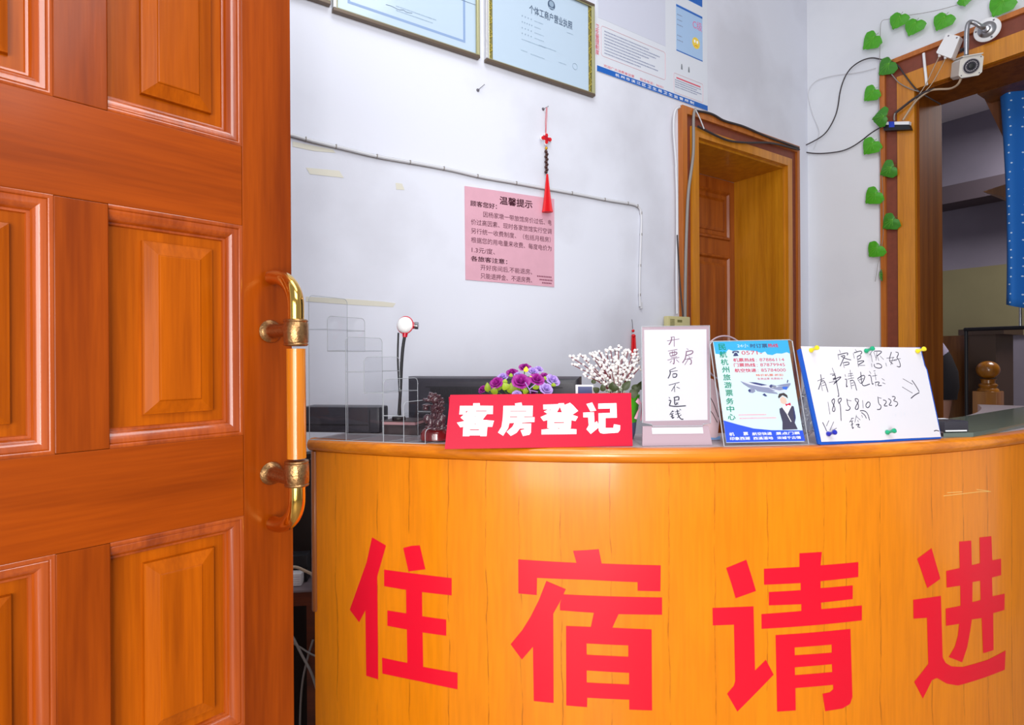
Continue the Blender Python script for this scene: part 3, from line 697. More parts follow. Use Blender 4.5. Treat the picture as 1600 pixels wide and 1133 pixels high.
# --- handwritten white sheet pinned on a blue board
M['blueB'] = pmat('blue_board', '0F4FB4', .4)
WBd = lean((1281, 695.4), (1471.5, 686), (1250, 542), (1438, 543))
bd = thing('message_board', WBd.P(WBd.w/2, 0, 0), 'white handwritten sheet pinned on a leaning blue board', 'message board')
MB().prism(WBd, pxs(WBd, [(1279, 694), (1284, 695.2), (1400, 689.6), (1471, 685.2), (1466, 655), (1449.5, 578), (1446, 571), (1439, 542.5), (1250, 545), (1247, 547)]), -.005, -.0005).build('backing_board', M['blueB'], bd)
MB().prism(WBd, pxs(WBd, [(1283.5, 690.5), (1375, 688), (1402, 685.8), (1470, 682.8), (1464, 655), (1447.5, 578), (1444, 571), (1437.3, 543.2), (1344, 542.3), (1251.2, 541.3)]), -.0003, .0003).build('paper_sheet', M['paper'], bd)
sp = WBd.P(WBd.w*.5, WBd.h*.75, -.0055)
su = Fr(sp, WBd.r, (-Z3*.92+WBd.back*.4).normalized()); sl = (sp.z-ZT-.0006)/abs(su.u.z)
MB().prism(su, [(-.02, 0), (.02, 0), (.04, sl), (-.04, sl)], -.003, 0).build('rear_support', M['blueB'], bd)
f1 = lambda x, y: (x/10+1270, y/10+535)
f2 = lambda x, y: (x/10+1270, y/10+610)
f3 = lambda x, y: (x/8.72+1380, y/8.72+570)
S1 = [[(412,118),(430,165)],[(388,180),(405,272)],[(395,195),(540,160),(548,185),(530,200)],[(435,220),(510,200),(475,260),(425,375)],[(450,230),(530,262),(595,275)],[(470,315),(490,400)],[(470,320),(560,305),(570,345),(490,360)],
 [(660,110),(690,150)],[(628,170),(648,255)],[(640,165),(750,130),(770,160),(740,190)],[(690,220),(710,385)],[(690,225),(745,195),(750,245),(700,270)],[(700,300),(790,285),(800,300),(710,350)],[(710,362),(815,360)],
 [(935,120),(885,200)],[(905,190),(930,310)],[(950,150),(985,250)],[(955,140),(1065,135),(1075,155),(1000,215)],[(1000,150),(985,285)],[(1000,200),(1030,290)],[(1050,215),(1105,270)],[(915,330),(920,385)],[(960,340),(955,375),(990,400),(1050,405),(1080,385),(1065,350),(1020,330),(990,335)],[(1135,320),(1150,375)],
 [(1225,150),(1185,290),(1250,340)],[(1255,230),(1215,355)],[(1150,250),(1270,235)],[(1190,290),(1310,280)],[(1290,150),(1345,165),(1310,240)],[(1310,240),(1340,270),(1370,360),(1355,390),(1310,375)],[(1260,275),(1370,255)],
 [(70,605),(180,560)],[(120,500),(135,600),(85,740)],[(120,620),(150,760)],[(130,610),(180,590),(235,780)],[(140,640),(185,625)],[(145,680),(190,665)],
 [(300,400),(340,500)],[(265,500),(350,490)],[(300,520),(345,505),(355,555),(310,570)],[(310,590),(440,530),(430,560),(330,640)],[(250,630),(390,600)],[(320,660),(380,610)],[(340,500),(375,660),(410,850),(385,840)],
 [(500,500),(510,540)],[(500,580),(530,570),(520,710),(540,680)],[(580,430),(600,560)],[(550,495),(620,485)],[(545,530),(630,515)],[(540,575),(640,555)],[(580,590),(605,730)],[(585,600),(640,585),(685,755)],[(595,640),(640,630)],[(600,680),(650,665)],
 [(695,575),(740,640)],[(695,570),(780,510),(820,530),(770,640),(740,640)],[(715,590),(790,565)],[(745,460),(760,640),(790,690),(890,650)],
 [(880,450),(905,490)],[(865,520),(905,510),(925,670),(945,640)],[(945,450),(975,445)],[(925,530),(1000,515)],[(965,470),(985,590)],[(970,620),(985,685)],[(975,625),(1050,615),(1000,680),(1075,675)],[(1075,565),(1120,595)],[(1085,630),(1130,650)]]
S2 = [[(235,180),(265,375)],[(330,130),(285,165),(330,240),(350,300),(325,340),(300,310),(320,250),(340,160),(330,130)],[(440,120),(390,140),(400,205),(445,160),(440,120)],[(400,200),(430,215),(440,480)],
 [(530,130),(545,240),(590,270),(560,315),(510,310)],[(540,155),(600,165)],[(705,140),(660,125),(660,160),(705,200),(715,270),(690,305),(655,290),(680,230),(715,170),(705,140)],[(775,155),(785,280)],[(860,180),(825,220),(830,265),(865,275),(895,230),(890,190),(860,180)],
 [(1015,100),(1025,215),(1070,240),(1055,300),(1000,300)],[(1025,115),(1070,125)],[(1095,150),(1140,160),(1150,190),(1100,245),(1165,245)],[(1175,130),(1215,150),(1220,185),(1180,235),(1235,235)],[(1235,100),(1275,95),(1290,125),(1250,165),(1320,180),(1325,225),(1285,255)],
 [(620,430),(570,500)],[(595,440),(640,435)],[(580,490),(625,475)],[(590,545),(630,520)],[(610,480),(615,610),(635,575)],[(680,385),(655,500)],[(680,410),(740,465)],[(700,465),(710,500)],[(670,540),(735,525),(690,570),(740,580)],
 [(760,385),(775,425)],[(755,345),(810,385),(835,440)],[(735,320),(800,315),(855,360),(885,470)],[(150,500),(185,570),(215,640)],[(250,470),(210,560)],[(325,490),(265,625)],[(370,590),(300,630)]]
S3 = [[(265,190),(400,268)],[(255,302),(398,388)],[(388,210),(445,290),(490,370)],[(490,380),(430,410),(375,460)],[(690,905),(720,893),(760,905)]]
for S_, f_, w_ in ((S1[:29], f1, .0020), (S1[29:], f1, .0020), (S2[:14], f2, .0020), (S2[14:], f2, .0020), (S3, f3, .0022)): MB().strokes(WBd, S_, f_, w_, .0004).build('handwriting', M['ink'], bd)
S4 = [[(120,660),(130,740)],[(150,660),(175,690),(150,710),(180,660)],[(235,640),(250,680),(235,710)],[(285,640),(300,700),(275,690),(300,650)],[(330,630),(335,690)],[(375,625),(400,650),(380,690)],[(440,620),(450,740)],[(485,630),(470,660),(500,650),(485,630)]]
MB().strokes(WBd, S4, f3, .0011, .0004).build('faint_handwriting', M['inkG'], bd)
for x, y, col, mt, lb in ((1266, 548, 'yellow', 'F2DC1E', 'yellow push pin at the board\'s top corner nearest the ticket flyer'), (1352, 549, 'green', '10A878', 'green push pin at the middle of the board\'s top edge'),
    (1432, 549.5, 'yellow', 'F2DC1E', 'yellow push pin at the board\'s top corner beside the brown doorway casing'), (1293, 678.5, 'blue', '1E2AB0', 'blue push pin low on the white sheet below the drawn arrow'), (1385, 676, 'green', '10A878', 'green push pin low at the middle of the white sheet')):
    a, b = WBd.px(x, y)
    key = 'pin_'+col
    if key not in M: M[key] = pmat(col+'_pin_plastic', mt, .3, coat=.4)
    ax = (WBd.n+WBd.r*.12+WBd.u*.1).normalized()
    MB().lathe(WBd.P(a, b, .0004), ax, [(.0018, 0), (.0052, .0008), (.0058, .003), (.0040, .006), (.0030, .0095), (.0034, .013), (.0052, .0165), (.0058, .019), (.0050, .0212), (.002, .0222)], 18).build('push_pin', M[key], None, 50, label=lb, cat='push pin', group='push pins on the message board')

# pale scratches in the veneer near the far end of the desk
M['scr'] = pmat('pale_scratch', 'F0C878', .5)
for pts in ([(1474, 775), (1500, 772), (1530, 768.5), (1548, 768)], [(1480, 770), (1503, 768.5)], [(1526, 765), (1545, 767.5)]):
    MB().tube([cylp(*[cyl(x, y, RF)[0], RF+.0002, cyl(x, y, RF)[1]]) for x, y in pts], .0008, 5).build('scratch', M['scr'], DK)

# ------------------------------------------------------------------ things on and behind the desk
rnd = random.Random(7)
# clear stepped display rack
lx = [483.5, 512, 540.5, 569, 599, 630.5, 664]; ty = [461, 493.5, 526.5, 558, 593, 628.5, 671]; sy = [515, 548.6, 582, 615, 651, None]
B0 = onz(483.5, 687.5, ZT+.001); B6 = onz(664, 693.8, ZT+.001)
sd = B6-B0; pv = Vector((.060, .100, 0)); PW = solve(lambda k: proj(Vector((B0.x, B0.y, 1.25))+pv*k)[0]-543, .1, 3); pv = pv*PW
rk = thing('display_rack', B0+sd*.5+pv*.5, 'clear acrylic stepped display rack at the desk end beside the entrance door', 'display rack')
ts = [0]+[solve(lambda t: proj(Vector((B0.x, B0.y, 1.2))+sd*t)[0]-x, 0, 1.2) for x in lx[1:]]
zat = lambda k, y: solve(lambda z: proj(Vector((B0.x, B0.y, 0))+sd*ts[k]+Z3*z)[1]-y, 1.0, 1.6)
zt_ = [zat(k, ty[k]) for k in range(7)]
zs_ = [zat(k+1, sy[k]) if sy[k] else ZT+.0012 for k in range(6)]
def plate(k, zb_, zt, nm):
    o = B0+sd*ts[k]; fr = Fr((o.x, o.y, 0), pv, Z3); w = pv.length; rr = .012
    pts = [(0, zb_), (w, zb_)]
    for j in range(6):
        t = j/5*math.pi/2; pts.append((w-rr+rr*math.cos(t), zt-rr+rr*math.sin(t)))
    for j in range(6):
        t = math.pi/2+j/5*math.pi/2; pts.append((rr+rr*math.cos(t), zt-rr+rr*math.sin(t)))
    p = MB().prism(fr, pts, -.0012, .0012).build(nm, M['acr'], rk)
    e = [fr.P(a, b, 0) for a, b in pts]; MB().tube(e+[e[0]], .00075, 6).build('edge_light_line', M['acrE'], p)
for k in range(7):
    full = k in (0, 2, 4)
    plate(k, ZT+.0012 if full or k >= 5 else zs_[k], zt_[k], 'upright_plate')
for k in range(6):
    z = zs_[k]; a = B0+sd*ts[k]; b = B0+sd*ts[k+1]
    q = [Vector((p.x, p.y, z)) for p in (a, b, b+pv, a+pv)]
    if k == 5: q = [Vector((p.x, p.y, ZT+.0008)) for p in (B0, b, b+pv, B0+pv)]
    s_ = MB().hexa(q+[p+Z3*.0022 for p in q]).build('shelf_plate' if k < 5 else 'base_plate', M['acr'], rk)
    MB().tube([q[0]+Z3*.001, q[1]+Z3*.001], .0009, 6).build('edge_light_line', M['acrE'], s_); MB().tube([q[3]+Z3*.001, q[2]+Z3*.001], .0009, 6).build('edge_light_line', M['acrE'], s_)

# flat black device case behind the rack
p0 = at(470, 681, 1.53); p1 = at(593, 681.5, 1.50)
DV = Fr((p0.x, p0.y, ZT+.0008), (p1.x-p0.x, p1.y-p0.y, 0), Z3); w = Vector((p1.x-p0.x, p1.y-p0.y)).length
dv = thing('device_case', DV.P(w/2, 0, -.03), 'low black plastic device case lying behind the clear rack', 'device case')
hd = at(540, 636, 1.515).z-ZT
MB().fbox(DV, 0, w, 0, hd, -.07, 0, .008).build('case', M['black'], dv, 40)
MB().fbox(DV, .01, w-.03, hd*.28, hd*.34, -.001, .0012).build('seam_strip', M['dblack'], dv)
MB().fbox(DV, w-.028, w-.026, .004, hd-.008, -.001, .0006).build('seam_strip', M['dblack'], dv)

# dark notebooks under the lamp
M['note'] = pmat('dark_notebook_cover', '3A2E30', .5); M['pinkp'] = pmat('pinkish_page_edge', 'B98A8E', .6)
nb0 = at(597, 683, 1.47); nb1 = at(652, 683.5, 1.45)
NB = Fr((nb0.x, nb0.y, ZT+.0008), (nb1.x-nb0.x, nb1.y-nb0.y, 0), Z3); w = Vector((nb1.x-nb0.x, nb1.y-nb0.y)).length
def nbook(b0, b1, a0, a1, lb):
    t = thing('notebook', NB.P((a0+a1)/2, b0, -.04), lb, 'notebook', 'notebooks under the lamp')
    MB().fbox(NB, a0, a1, b0, b0+.002, -.09, 0).build('cover', M['note'], t); MB().fbox(NB, a0, a1, b1-.002, b1, -.09, 0).build('cover', M['note'], t)
    MB().fbox(NB, a0+.002, a1-.002, b0+.002, b1-.002, -.088, -.002).build('pages', M['note'] if b0 < .01 else M['pinkp'], t)
nbook(0, .024, 0, w, 'thick dark notebook at the bottom of the stack under the lamp')
nbook(.0245, .036, -.002, w*.95, 'thinner notebook with pinkish pages on top of the stack under the lamp')
# small gooseneck lamp
LD = 1.49
lz = ZT+.0008+.0365
lb_ = at(623, 647, LD); lb_.z = lz
M['redP'] = pmat('red_lamp_plastic', 'C8102E', .25, coat=.5); M['lens'] = pmat('white_lamp_lens', 'FFFFFF', .08, coat=1, spec=.8)
lp = thing('desk_lamp', lb_, 'small red gooseneck lamp with a round white lens behind the clear rack', 'lamp')
MB().lathe(lb_, Z3, [(.017, 0), (.018, .003), (.017, .008), (.012, .0105), (.007, .012)], 22).build('base', M['dblack'], lp, 40)
nk = [lb_+Z3*.010, at(625.5, 615, LD), at(627, 575, LD), at(629, 545, LD), at(632.5, 524, LD)]
MB().tube(smooth3(nk, 3), .0042, 12).build('gooseneck', M['dblack'], lp, 50)
nk = [lb_+Vector((.004, .004, .008)), at(623.5, 600, LD+.008), at(621, 560, LD+.008), at(622.5, 520, LD+.01)]
MB().tube(smooth3(nk, 3), .0024, 10).build('cable', M['dblack'], lp, 50)
hcn = at(633, 508, LD); ax = Vector((-.28, -.93, .10)).normalized()
R_ = .0225
MB().lathe(hcn-ax*.002, ax, [(R_*.98, 0), (R_*.93, .008), (R_*.75, .0145), (R_*.45, .0185), (R_*.15, .020), (0, .0202)], 28).build('lens', M['lens'], lp, 60)
MB().lathe(hcn-ax*.014, ax, [(.004, -.004), (.012, -.002), (.019, .004), (R_*1.0, .010), (R_*1.06, .0125), (R_*1.06, .015), (R_*.98, .0155), (R_*.9, .012), (.002, .011)], 28).build('head_shell', M['redP'], lp, 40)
kx = (at(652, 509, LD+.01)-at(640, 508.5, LD+.01)).normalized()
MB().lathe(at(643, 508.5, LD+.008), kx, [(.010, 0), (.009, .005), (.0085, .0085)], 18).build('knob_collar', M['redP'], lp, 40)
MB().lathe(at(643, 508.5, LD+.008)+kx*.0085, kx, [(.0095, 0), (.0098, .002), (.0098, .0085), (.0088, .0095)], 12).build('knob', M['steel'], lp, 30)
MB().tube([at(632.5, 527, LD), at(633, 519, LD)], [.006, .008], 14).build('neck_joint', M['redP'], lp, 40)

# big monitor seen from behind
p0 = at(634.5, 585, 1.66); p1 = at(905, 593, 1.545)
MN = Fr((p0.x, p0.y, 0), (p1.x-p0.x, p1.y-p0.y, 0), Z3); w = Vector((p1.x-p0.x, p1.y-p0.y)).length
zt0 = (p0.z+p1.z)/2
mnz = .7412
mn = thing('monitor', MN.P(w/2, mnz, -.06), 'large black computer monitor seen from behind its back cover', 'monitor')
m = MB(); m.rloft(MN, 0, w, zt0-.30, zt0, [(0, -.06), (0, -.018), (.005, -.006), (.012, -.002), (.02, 0)]); m.build('back_cover', M['black'], mn, 35)
m = MB(); m.rloft(MN, .003, w-.003, zt0-.297, zt0-.003, [(0, -.06), (.0, -.066)]); m.build('screen_bezel', M['dblack'], mn)
m = MB()
for i in range(90):
    a = .075+i*.0040
    if a > w-.06: break
    m.fbox(MN, a, a+.0016, zt0-.075, zt0-.032, -.0005, .0016)
m.build('vent_grille', M['dblack'], mn)
MB().fbox(MN, .06, w-.045, zt0-.030, zt0-.0285, -.0005, .0012).build('groove', M['dblack'], mn)
MB().fbox(MN, w/2-.03, w/2+.03, mnz+.01, zt0-.2, -.03, -.002, .004).build('stand_neck', M['black'], mn)
MB().fbox(MN, w/2-.12, w/2+.12, mnz, mnz+.012, -.13, .05, .004).build('stand_foot', M['black'], mn)

# carved dark beast figurine on a red-brown base
FDp = 1.345
q = lambda x, y, dz=0: at(x/11.33+640, y/11.33+600, FDp+dz)
sf = FDp/F/11.33
M['carv'] = pmat('dark_carved_resin', '4A2E36', .22, coat=.6, noise=.5, nscale=200, bump=.5)
M['carvL'] = pmat('red_brown_lacquer', '6E1A1C', .12, coat=.8)
fg = thing('beast_figurine', None, 'small dark carved beast figurine with a curly mane on a red-brown base', 'figurine', rot=Matrix.Translation(Vector((q(430, 1040).x, q(430, 1040).y, ZT+.0032))))
m = MB()
def el(x, y, rx, ry, dz=0, rz=None):
    m.ball(q(x, y, dz), 1, 14, 10, (rx*sf, (rz or rx)*sf, ry*sf))
for a in ((450, 280, 95, 75, 0), (330, 285, 85, 38, -.004), (255, 275, 32, 24, -.004), (300, 375, 85, 22, -.004), (285, 430, 55, 45, 0), (370, 225, 55, 30, -.008),
          (470, 440, 110, 110, .004), (480, 560, 120, 100, .004), (310, 620, 75, 85, 0), (460, 660, 150, 110, .004), (560, 640, 90, 110, -.004), (575, 730, 70, 70, -.006),
          (370, 690, 55, 85, -.012), (330, 765, 62, 32, -.016), (440, 790, 75, 34, -.014), (560, 790, 90, 34, -.010), (500, 700, 60, 70, -.016)):
    el(*a)
for (x, y, dz) in ((380, 180, -.002), (450, 190, -.006), (520, 220, -.008), (570, 275, -.006), (585, 340, -.006), (560, 400, -.008), (590, 440, 0), (540, 340, -.012), (500, 400, -.014), (440, 440, -.012), (560, 490, -.006), (480, 490, -.012), (610, 590, -.002)):
    el(x, y, 44, 30, dz); el(x+12, y-14, 26, 20, dz-.004)
for k in range(7):
    t = k/6; el(430+t*130, 560+t*60+20*math.sin(k*2), 30, 40, -.02+.004*k)
fb_ = m.build('carved_body', M['carv'], fg, 180)
md = fb_.modifiers.new('remesh', 'REMESH'); md.mode = 'VOXEL'; md.voxel_size = .0011; md.use_smooth_shade = True
for sgn in (0, 1):
    MB().tube(smooth3([q(430, 215, .002+.008*sgn), q(400, 165, .004+.01*sgn), q(345, 150, .002+.01*sgn)], 2), [.0022]*6+[.0016]*(99) if False else .0018, 8).build('horn', M['carv'], fg, 60)
MB().ball(q(392, 262, -.0105), .0016, 10, 8).build('eye', M['carvL'], fg, 60)
z0 = ZT+.0034; m = MB()
c0 = q(445, 900, .012)
prof = [(0, 1.0), (.006, 1.02), (.016, .97), (.024, .86), (.0285, .66), (.030, .3)]
rings = []
for h, k in prof:
    rings.append([Vector((c0.x+.034*k*math.cos(t)*(1 if abs(math.cos(t)) < .8 else 1.0), c0.y+.022*k*math.sin(t), z0+h)) for t in [2*math.pi*i/32 for i in range(32)]])
m.loft(rings); m.build('base', M['carvL'], fg, 50)

# flowers: rose shapes of layered petals
def rose_mesh(name, seed):
    r = random.Random(seed); b = MB()
    for ring_, (n, R, hh, tilt) in enumerate(((3, .12, 1.0, .02), (3, .25, .97, .12), (4, .45, .9, .3), (5, .72, .72, .6), (6, 1.0, .5, .95))):
        for k in range(n):
            t0 = 2*math.pi*(k+r.random()*.3)/n; wd = 2*math.pi/n*.72
            grid = []
            for i in range(5):
                u = i/4; row = []
                for j in range(6):
                    v = (j/5-.5)*2
                    th = t0+v*wd*(.45+.55*math.sin(math.pi*min(1, .25+u*.6)))
                    rad = R*(.25+.75*u**(1.4-tilt*.5))+(.10 if i == 4 else 0)*tilt
                    z = hh*u**.8-.16*abs(v)**2*u+(-.12*tilt if i == 4 else 0)+r.uniform(-.02, .02)
                    row.append(b.b.verts.new((rad*math.cos(th), rad*math.sin(th), z)))
                grid.append(row)
            for i in range(4):
                for j in range(5): b.b.faces.new((grid[i][j], grid[i][j+1], grid[i+1][j+1], grid[i+1][j]))
    b.ball(Vector((0, 0, .40)), .26, 12, 8, (1, 1, 1.9))
    me = bpy.data.meshes.new(name); b.b.to_mesh(me); b.b.free(); me.shade_smooth(); return me
M['mag'] = pmat('magenta_petals', 'A01C8E', .5, noise=.2, nscale=60); M['lil'] = pmat('lilac_petals', 'BC9CE4', .5, noise=.25, nscale=60)
M['lime'] = pmat('lime_leaves', '9CB81A', .45, noise=.3, nscale=40); M['yel'] = pmat('yellow_leaves', 'E6DA2A', .45)
M['pot'] = pmat('grey_flower_pot', '7E7A84', .4)
M['stem'] = pmat('green_stem', '4E7A1E', .5)
BD = 1.395
bc = at(812, 690, BD); bc.z = ZT+.0008
bq = thing('rose_bouquet', bc, 'bunch of artificial purple and lilac roses behind the red desk sign', 'flower arrangement')
MB().lathe(bc, Z3, [(.034, 0), (.038, .01), (.046, .062), (.047, .066), (.043, .066), (.040, .055), (.002, .054)], 28).build('pot', M['pot'], bq, 40)
rm = [rose_mesh('rose_magenta', 1), rose_mesh('rose_lilac', 2)]
rm[0].materials.append(M['mag']); rm[1].materials.append(M['lil'])
g = lambda x, y, dz=0: at(x/10.667+740, y/10.667+560, BD+dz)
sg_ = BD/F/10.667
neckp = bc+Z3*.06
for x, y, r, k, dz in ((140,510,80,0,.0),(375,395,115,0,-.035),(480,300,100,1,-.005),(640,225,105,0,.0),(790,365,150,0,-.045),(860,140,110,0,.01),(990,205,100,1,-.005),(1060,335,125,0,-.035),(1090,170,80,1,.012),(1200,290,85,0,-.0),(1330,350,125,1,-.015),(1215,495,115,1,-.045),(720,600,80,1,-.06),(740,275,90,1,-.01),(300,480,70,1,.01),(1000,560,80,0,.0)):
    p = g(x, y, dz); o = bpy.data.objects.new('rose', rm[k]); COL.objects.link(o); o.parent = bq
    d = (p-neckp).normalized(); d = (d*.8+Vector((0, -.75, .35))).normalized()
    s_ = r*sg_*.95
    mw = Matrix.Translation(p-d*s_*.5) @ d.to_track_quat('Z', 'Y').to_matrix().to_4x4() @ Matrix.Rotation(rnd.random()*6, 4, 'Z') @ Matrix.Scale(s_, 4)
    o.matrix_basis = world_of(bq).inverted() @ mw
    MB().tube([neckp, neckp.lerp(p, .5)+Z3*.008, p-d*s_*.4], .0012, 6).build('stem', M['stem'], bq)
def leaf_on(parent, p, d, up, L, W, mat, name='leaf', fold=.25, heart=False):
    d = d.normalized(); s = d.cross(up).normalized(); n = s.cross(d).normalized()
    b = MB(); rows = []
    N = 7
    for i in range(N+1):
        u = i/N
        w = W*(math.sin(math.pi*min(1, u**.75))**.8 if 0 < u < 1 else .02)
        cen = p+d*(L*u)-n*(L*.18*u*u)
        rows.append([b.b.verts.new(cen+s*w*v+n*abs(v)*w*fold) for v in (-1, -.5, 0, .5, 1)])
    for r0, r1 in zip(rows, rows[1:]):
        for j in range(4): b.b.faces.new((r0[j], r0[j+1], r1[j+1], r1[j]))
    return b.build(name, mat, parent, 60, recalc=False)
for x, y, dz, dx, dy, L, W, mk in ((640,590,-.04,0,-1,.024,.013,'lime'),(240,560,-.02,-.1,-1,.020,.008,'lime'),(870,230,-.02,.1,-1,.012,.006,'yel'),(520,420,-.04,.2,-1,.010,.006,'lime'),(830,560,-.05,.4,-1,.014,.008,'lime'),(1050,520,-.04,-.2,-1,.014,.009,'lime'),(420,540,-.03,-.3,-1,.016,.009,'lime'),(1330,470,-.03,.1,-1,.008,.006,'lime'),(620,310,-.02,.1,-1,.008,.005,'lime'),(960,370,-.03,-.2,-1,.010,.006,'yel'),(700,560,-.035,.6,-.5,.014,.008,'lime'),(560,520,-.05,-.6,-.8,.016,.010,'lime'),(1180,360,-.02,.3,-1,.008,.005,'lime'),(880,590,-.06,-.5,-.8,.012,.007,'lime'),(330,600,-.04,.4,-.8,.016,.009,'lime')):
    p = g(x, y, dz); leaf_on(bq, p, Vector((dx*.7, -.25, -dy)), Vector((0, -1, .3)), L*1.15, W, M[mk])
for x0, y0, x1, y1 in ((860,400,940,545),(1030,430,920,520),(920,530,1070,560),(930,520,950,580)):
    MB().tube([g(x0, y0, -.055), g(x1, y1, -.058)], .0011, 6).build('filler_sprig', M['lil'], bq)

# white berry branches in a green pot
M['berry'] = pmat('white_berries', 'F8F4F2', .35); M['twig'] = pmat('plum_twigs', '7A2E3A', .6); M['dleaf'] = pmat('dark_green_leaves', '3E4A22', .5, noise=.3, nscale=60)
M['gpot'] = pmat('bright_green_wrap', '4FB81E', .4); M['bwrap'] = pmat('blue_grey_wrap', '5A6688', .5); M['bow'] = pmat('pink_ribbon', 'F2B6CE', .4)
PD = 1.395
pc = at(964, 690, PD); pc.z = ZT+.0008
bp = thing('berry_branches', pc, 'artificial white berry branches in a green wrapped pot between desk sign and notice stand', 'flower arrangement')
MB().lathe(pc, Z3, [(.040, 0), (.044, .012), (.0475, .040)], 28).build('lower_wrap', M['bwrap'], bp, 40)
MB().lathe(pc+Z3*.0402, Z3, [(.0478, 0), (.054, .050), (.056, .066), (.052, .066), (.05, .05), (.002, .048)], 28).build('pot', M['gpot'], bp, 40)
h = lambda x, y, dz=0: at(x/7.554+880, y/7.554+490, PD+dz)
bwp = h(925, 1060, -.055)
for L in ([(0, 0), (-40, -60), (-70, -20), (-30, 20)], [(0, 0), (20, -70), (30, -110), (10, -40)], [(0, 0), (-50, 90), (-90, 170), (-60, 180), (-20, 60)], [(0, 0), (10, 80), (-20, 200), (20, 190)]):
    fr = Fr(bwp, (1, .1, 0), Z3)
    MB().prism(fr, [(x*PD/F/7.554, -y*PD/F/7.554) for x, y in L], -.001, .001).build('ribbon_bow', M['bow'], bp)
bm_ = bpy.data.meshes.new('berry'); b_b = bmesh.new(); bmesh.ops.create_uvsphere(b_b, u_segments=10, v_segments=7, radius=1); b_b.to_mesh(bm_); b_b.free(); bm_.shade_smooth(); bm_.materials.append(M['berry'])
root = pc+Z3*.088
tips = [(75,505,-.02),(195,485,.0),(320,475,.01),(420,445,-.01),(555,400,.0),(655,380,-.015),(770,430,-.01),(880,430,.0),(905,530,-.02),(345,465,.03),(240,720,-.04),(100,600,-.01),(690,520,-.045),(480,520,-.04),(610,420,.03),(840,600,-.04),(560,640,-.055),(330,650,-.045),(730,640,-.05),(250,540,-.02),(380,500,-.03),(500,430,.01),(610,520,-.02),(720,440,.01),(820,480,-.03),(900,640,-.04),(440,580,-.05),(650,600,-.05),(860,560,-.01)]
nber = 0; spare = MB()
for x, y, dz in tips:
    tp = h(x, y, dz); mid = root.lerp(tp, .45)+Vector((0, -.006, .006+.01*abs(tp.x-root.x)/.08))
    pth = smooth3([root+Vector((rnd.uniform(-.012, .012), rnd.uniform(-.012, .012), 0)), mid, tp], 3)
    MB().tube(pth, .0011, 6).build('branch', M['twig'], bp)
    n = len(pth)
    for k in range(15):
        t = .30+.70*(k+rnd.random()*.5)/15
        i = min(n-1, int(t*(n-1))); c = pth[i]
        off = Vector((rnd.uniform(-1, 1), rnd.uniform(-1, .6), rnd.uniform(-.4, 1))).normalized()*rnd.uniform(.0045, .0085) if k < 14 else Vector((0, 0, .001))
        rr = rnd.uniform(.0030, .0041)
        if nber < 100 and rnd.random() < .45 and off.y < .2:
            o = bpy.data.objects.new('berry', bm_); COL.objects.link(o); o.parent = bp
            o.matrix_basis = world_of(bp).inverted() @ Matrix.Translation(c+off) @ Matrix.Scale(rr, 4); nber += 1
        else: spare.ball(c+off, rr, 10, 7)
spare.build('berries', M['berry'], bp, 180, kind='stuff')
for x, y, dz, dx, up, L, W in ((700,900,-.04,.7,.8,.028,.009),(820,920,-.03,.6,.6,.024,.011),(470,920,-.04,-.1,1,.018,.007),(350,830,-.02,.3,1,.014,.006),(900,900,-.03,.3,1,.022,.010),(620,920,-.04,-.3,.8,.02,.009),(780,960,-.05,.9,.3,.022,.011),(560,900,-.03,.3,1,.02,.008),(420,930,-.03,-.7,.6,.018,.008)):
    leaf_on(bp, h(x, y, dz), Vector((dx, -.2, up)), Vector((0, -1, .2)), L, W, M['dleaf'])

# small framed card standing behind the sign
pf = at(899.5, 660, 1.375); CF = Fr((pf.x, pf.y, ZT+.0008), (1, -.1, 0), Z3)
zc = at(905, 601.5, 1.375).z-ZT-.0008
cf = thing('framed_card', CF.P(.03, 0, 0), 'small dark blue card with a white border standing behind the desk sign', 'framed card')
MB().fbox(CF, 0, .043, 0, zc, -.012, 0, .001).build('border', M['white'], cf)
MB().fbox(CF, .006, .040, .004, zc-.004, -.001, .0008).build('card_face', pmat('dark_blue_card', '2C3A7A', .4), cf)

# items squeezed between the stands
M['pinkc'] = pmat('pink_paper_fan', 'EBC9CE', .5, noise=.25, nscale=14); M['bluec'] = pmat('light_blue_card', '7EA6D8', .5)
a0 = at(1106, 696, 1.345)
FN = Fr((a0.x, a0.y, ZT+.001), (1, .1, 0), (0, .18, 1))
fn = thing('pink_card', FN.P(.01, 0, 0), 'narrow pink printed card with a pale blue foot between notice stand and flyer', 'card')
yy = lambda y: (at(1112, y, 1.36).z-ZT)
MB().prism(FN, [(-.01, yy(690)), (.022, yy(690)), (.034, yy(650)), (.036, yy(615)), (.024, yy(592)), (0, yy(588)), (-.02, yy(605))], -.002, 0).build('card_face', M['pinkc'], fn)
MB().prism(FN, [(-.008, 0), (.03, 0), (.03, yy(681)), (.018, yy(684)), (-.006, yy(682))], -.0019, .003).build('blue_foot', M['bluec'], fn)
m = MB(); m.tube([FN.P(.002, yy(606), .0004), FN.P(.020, yy(630), .0004), FN.P(.03, yy(652), .0004)], .0008, 6); m.tube([FN.P(.0, yy(632), .0004), FN.P(.016, yy(646), .0004), FN.P(.026, yy(660), .0004)], .0008, 6)
m.build('printed_outline', M['hair'], fn)
dc = at(1133.5, 560, 1.46)
DF = Fr((dc.x, dc.y, dc.z), (1, .2, 0), (0, .12, 1))
_FR = .058
dk = thing('round_fan', Vector((dc.x, dc.y, ZT+.001)), 'round clear plastic fan standing behind the airline flyer', 'fan')
MB().prism(DF, [(_FR*math.cos(2*math.pi*i/48), _FR*math.sin(2*math.pi*i/48)) for i in range(48)], -.0012, .0012).build('disc', M['acr'], dk)
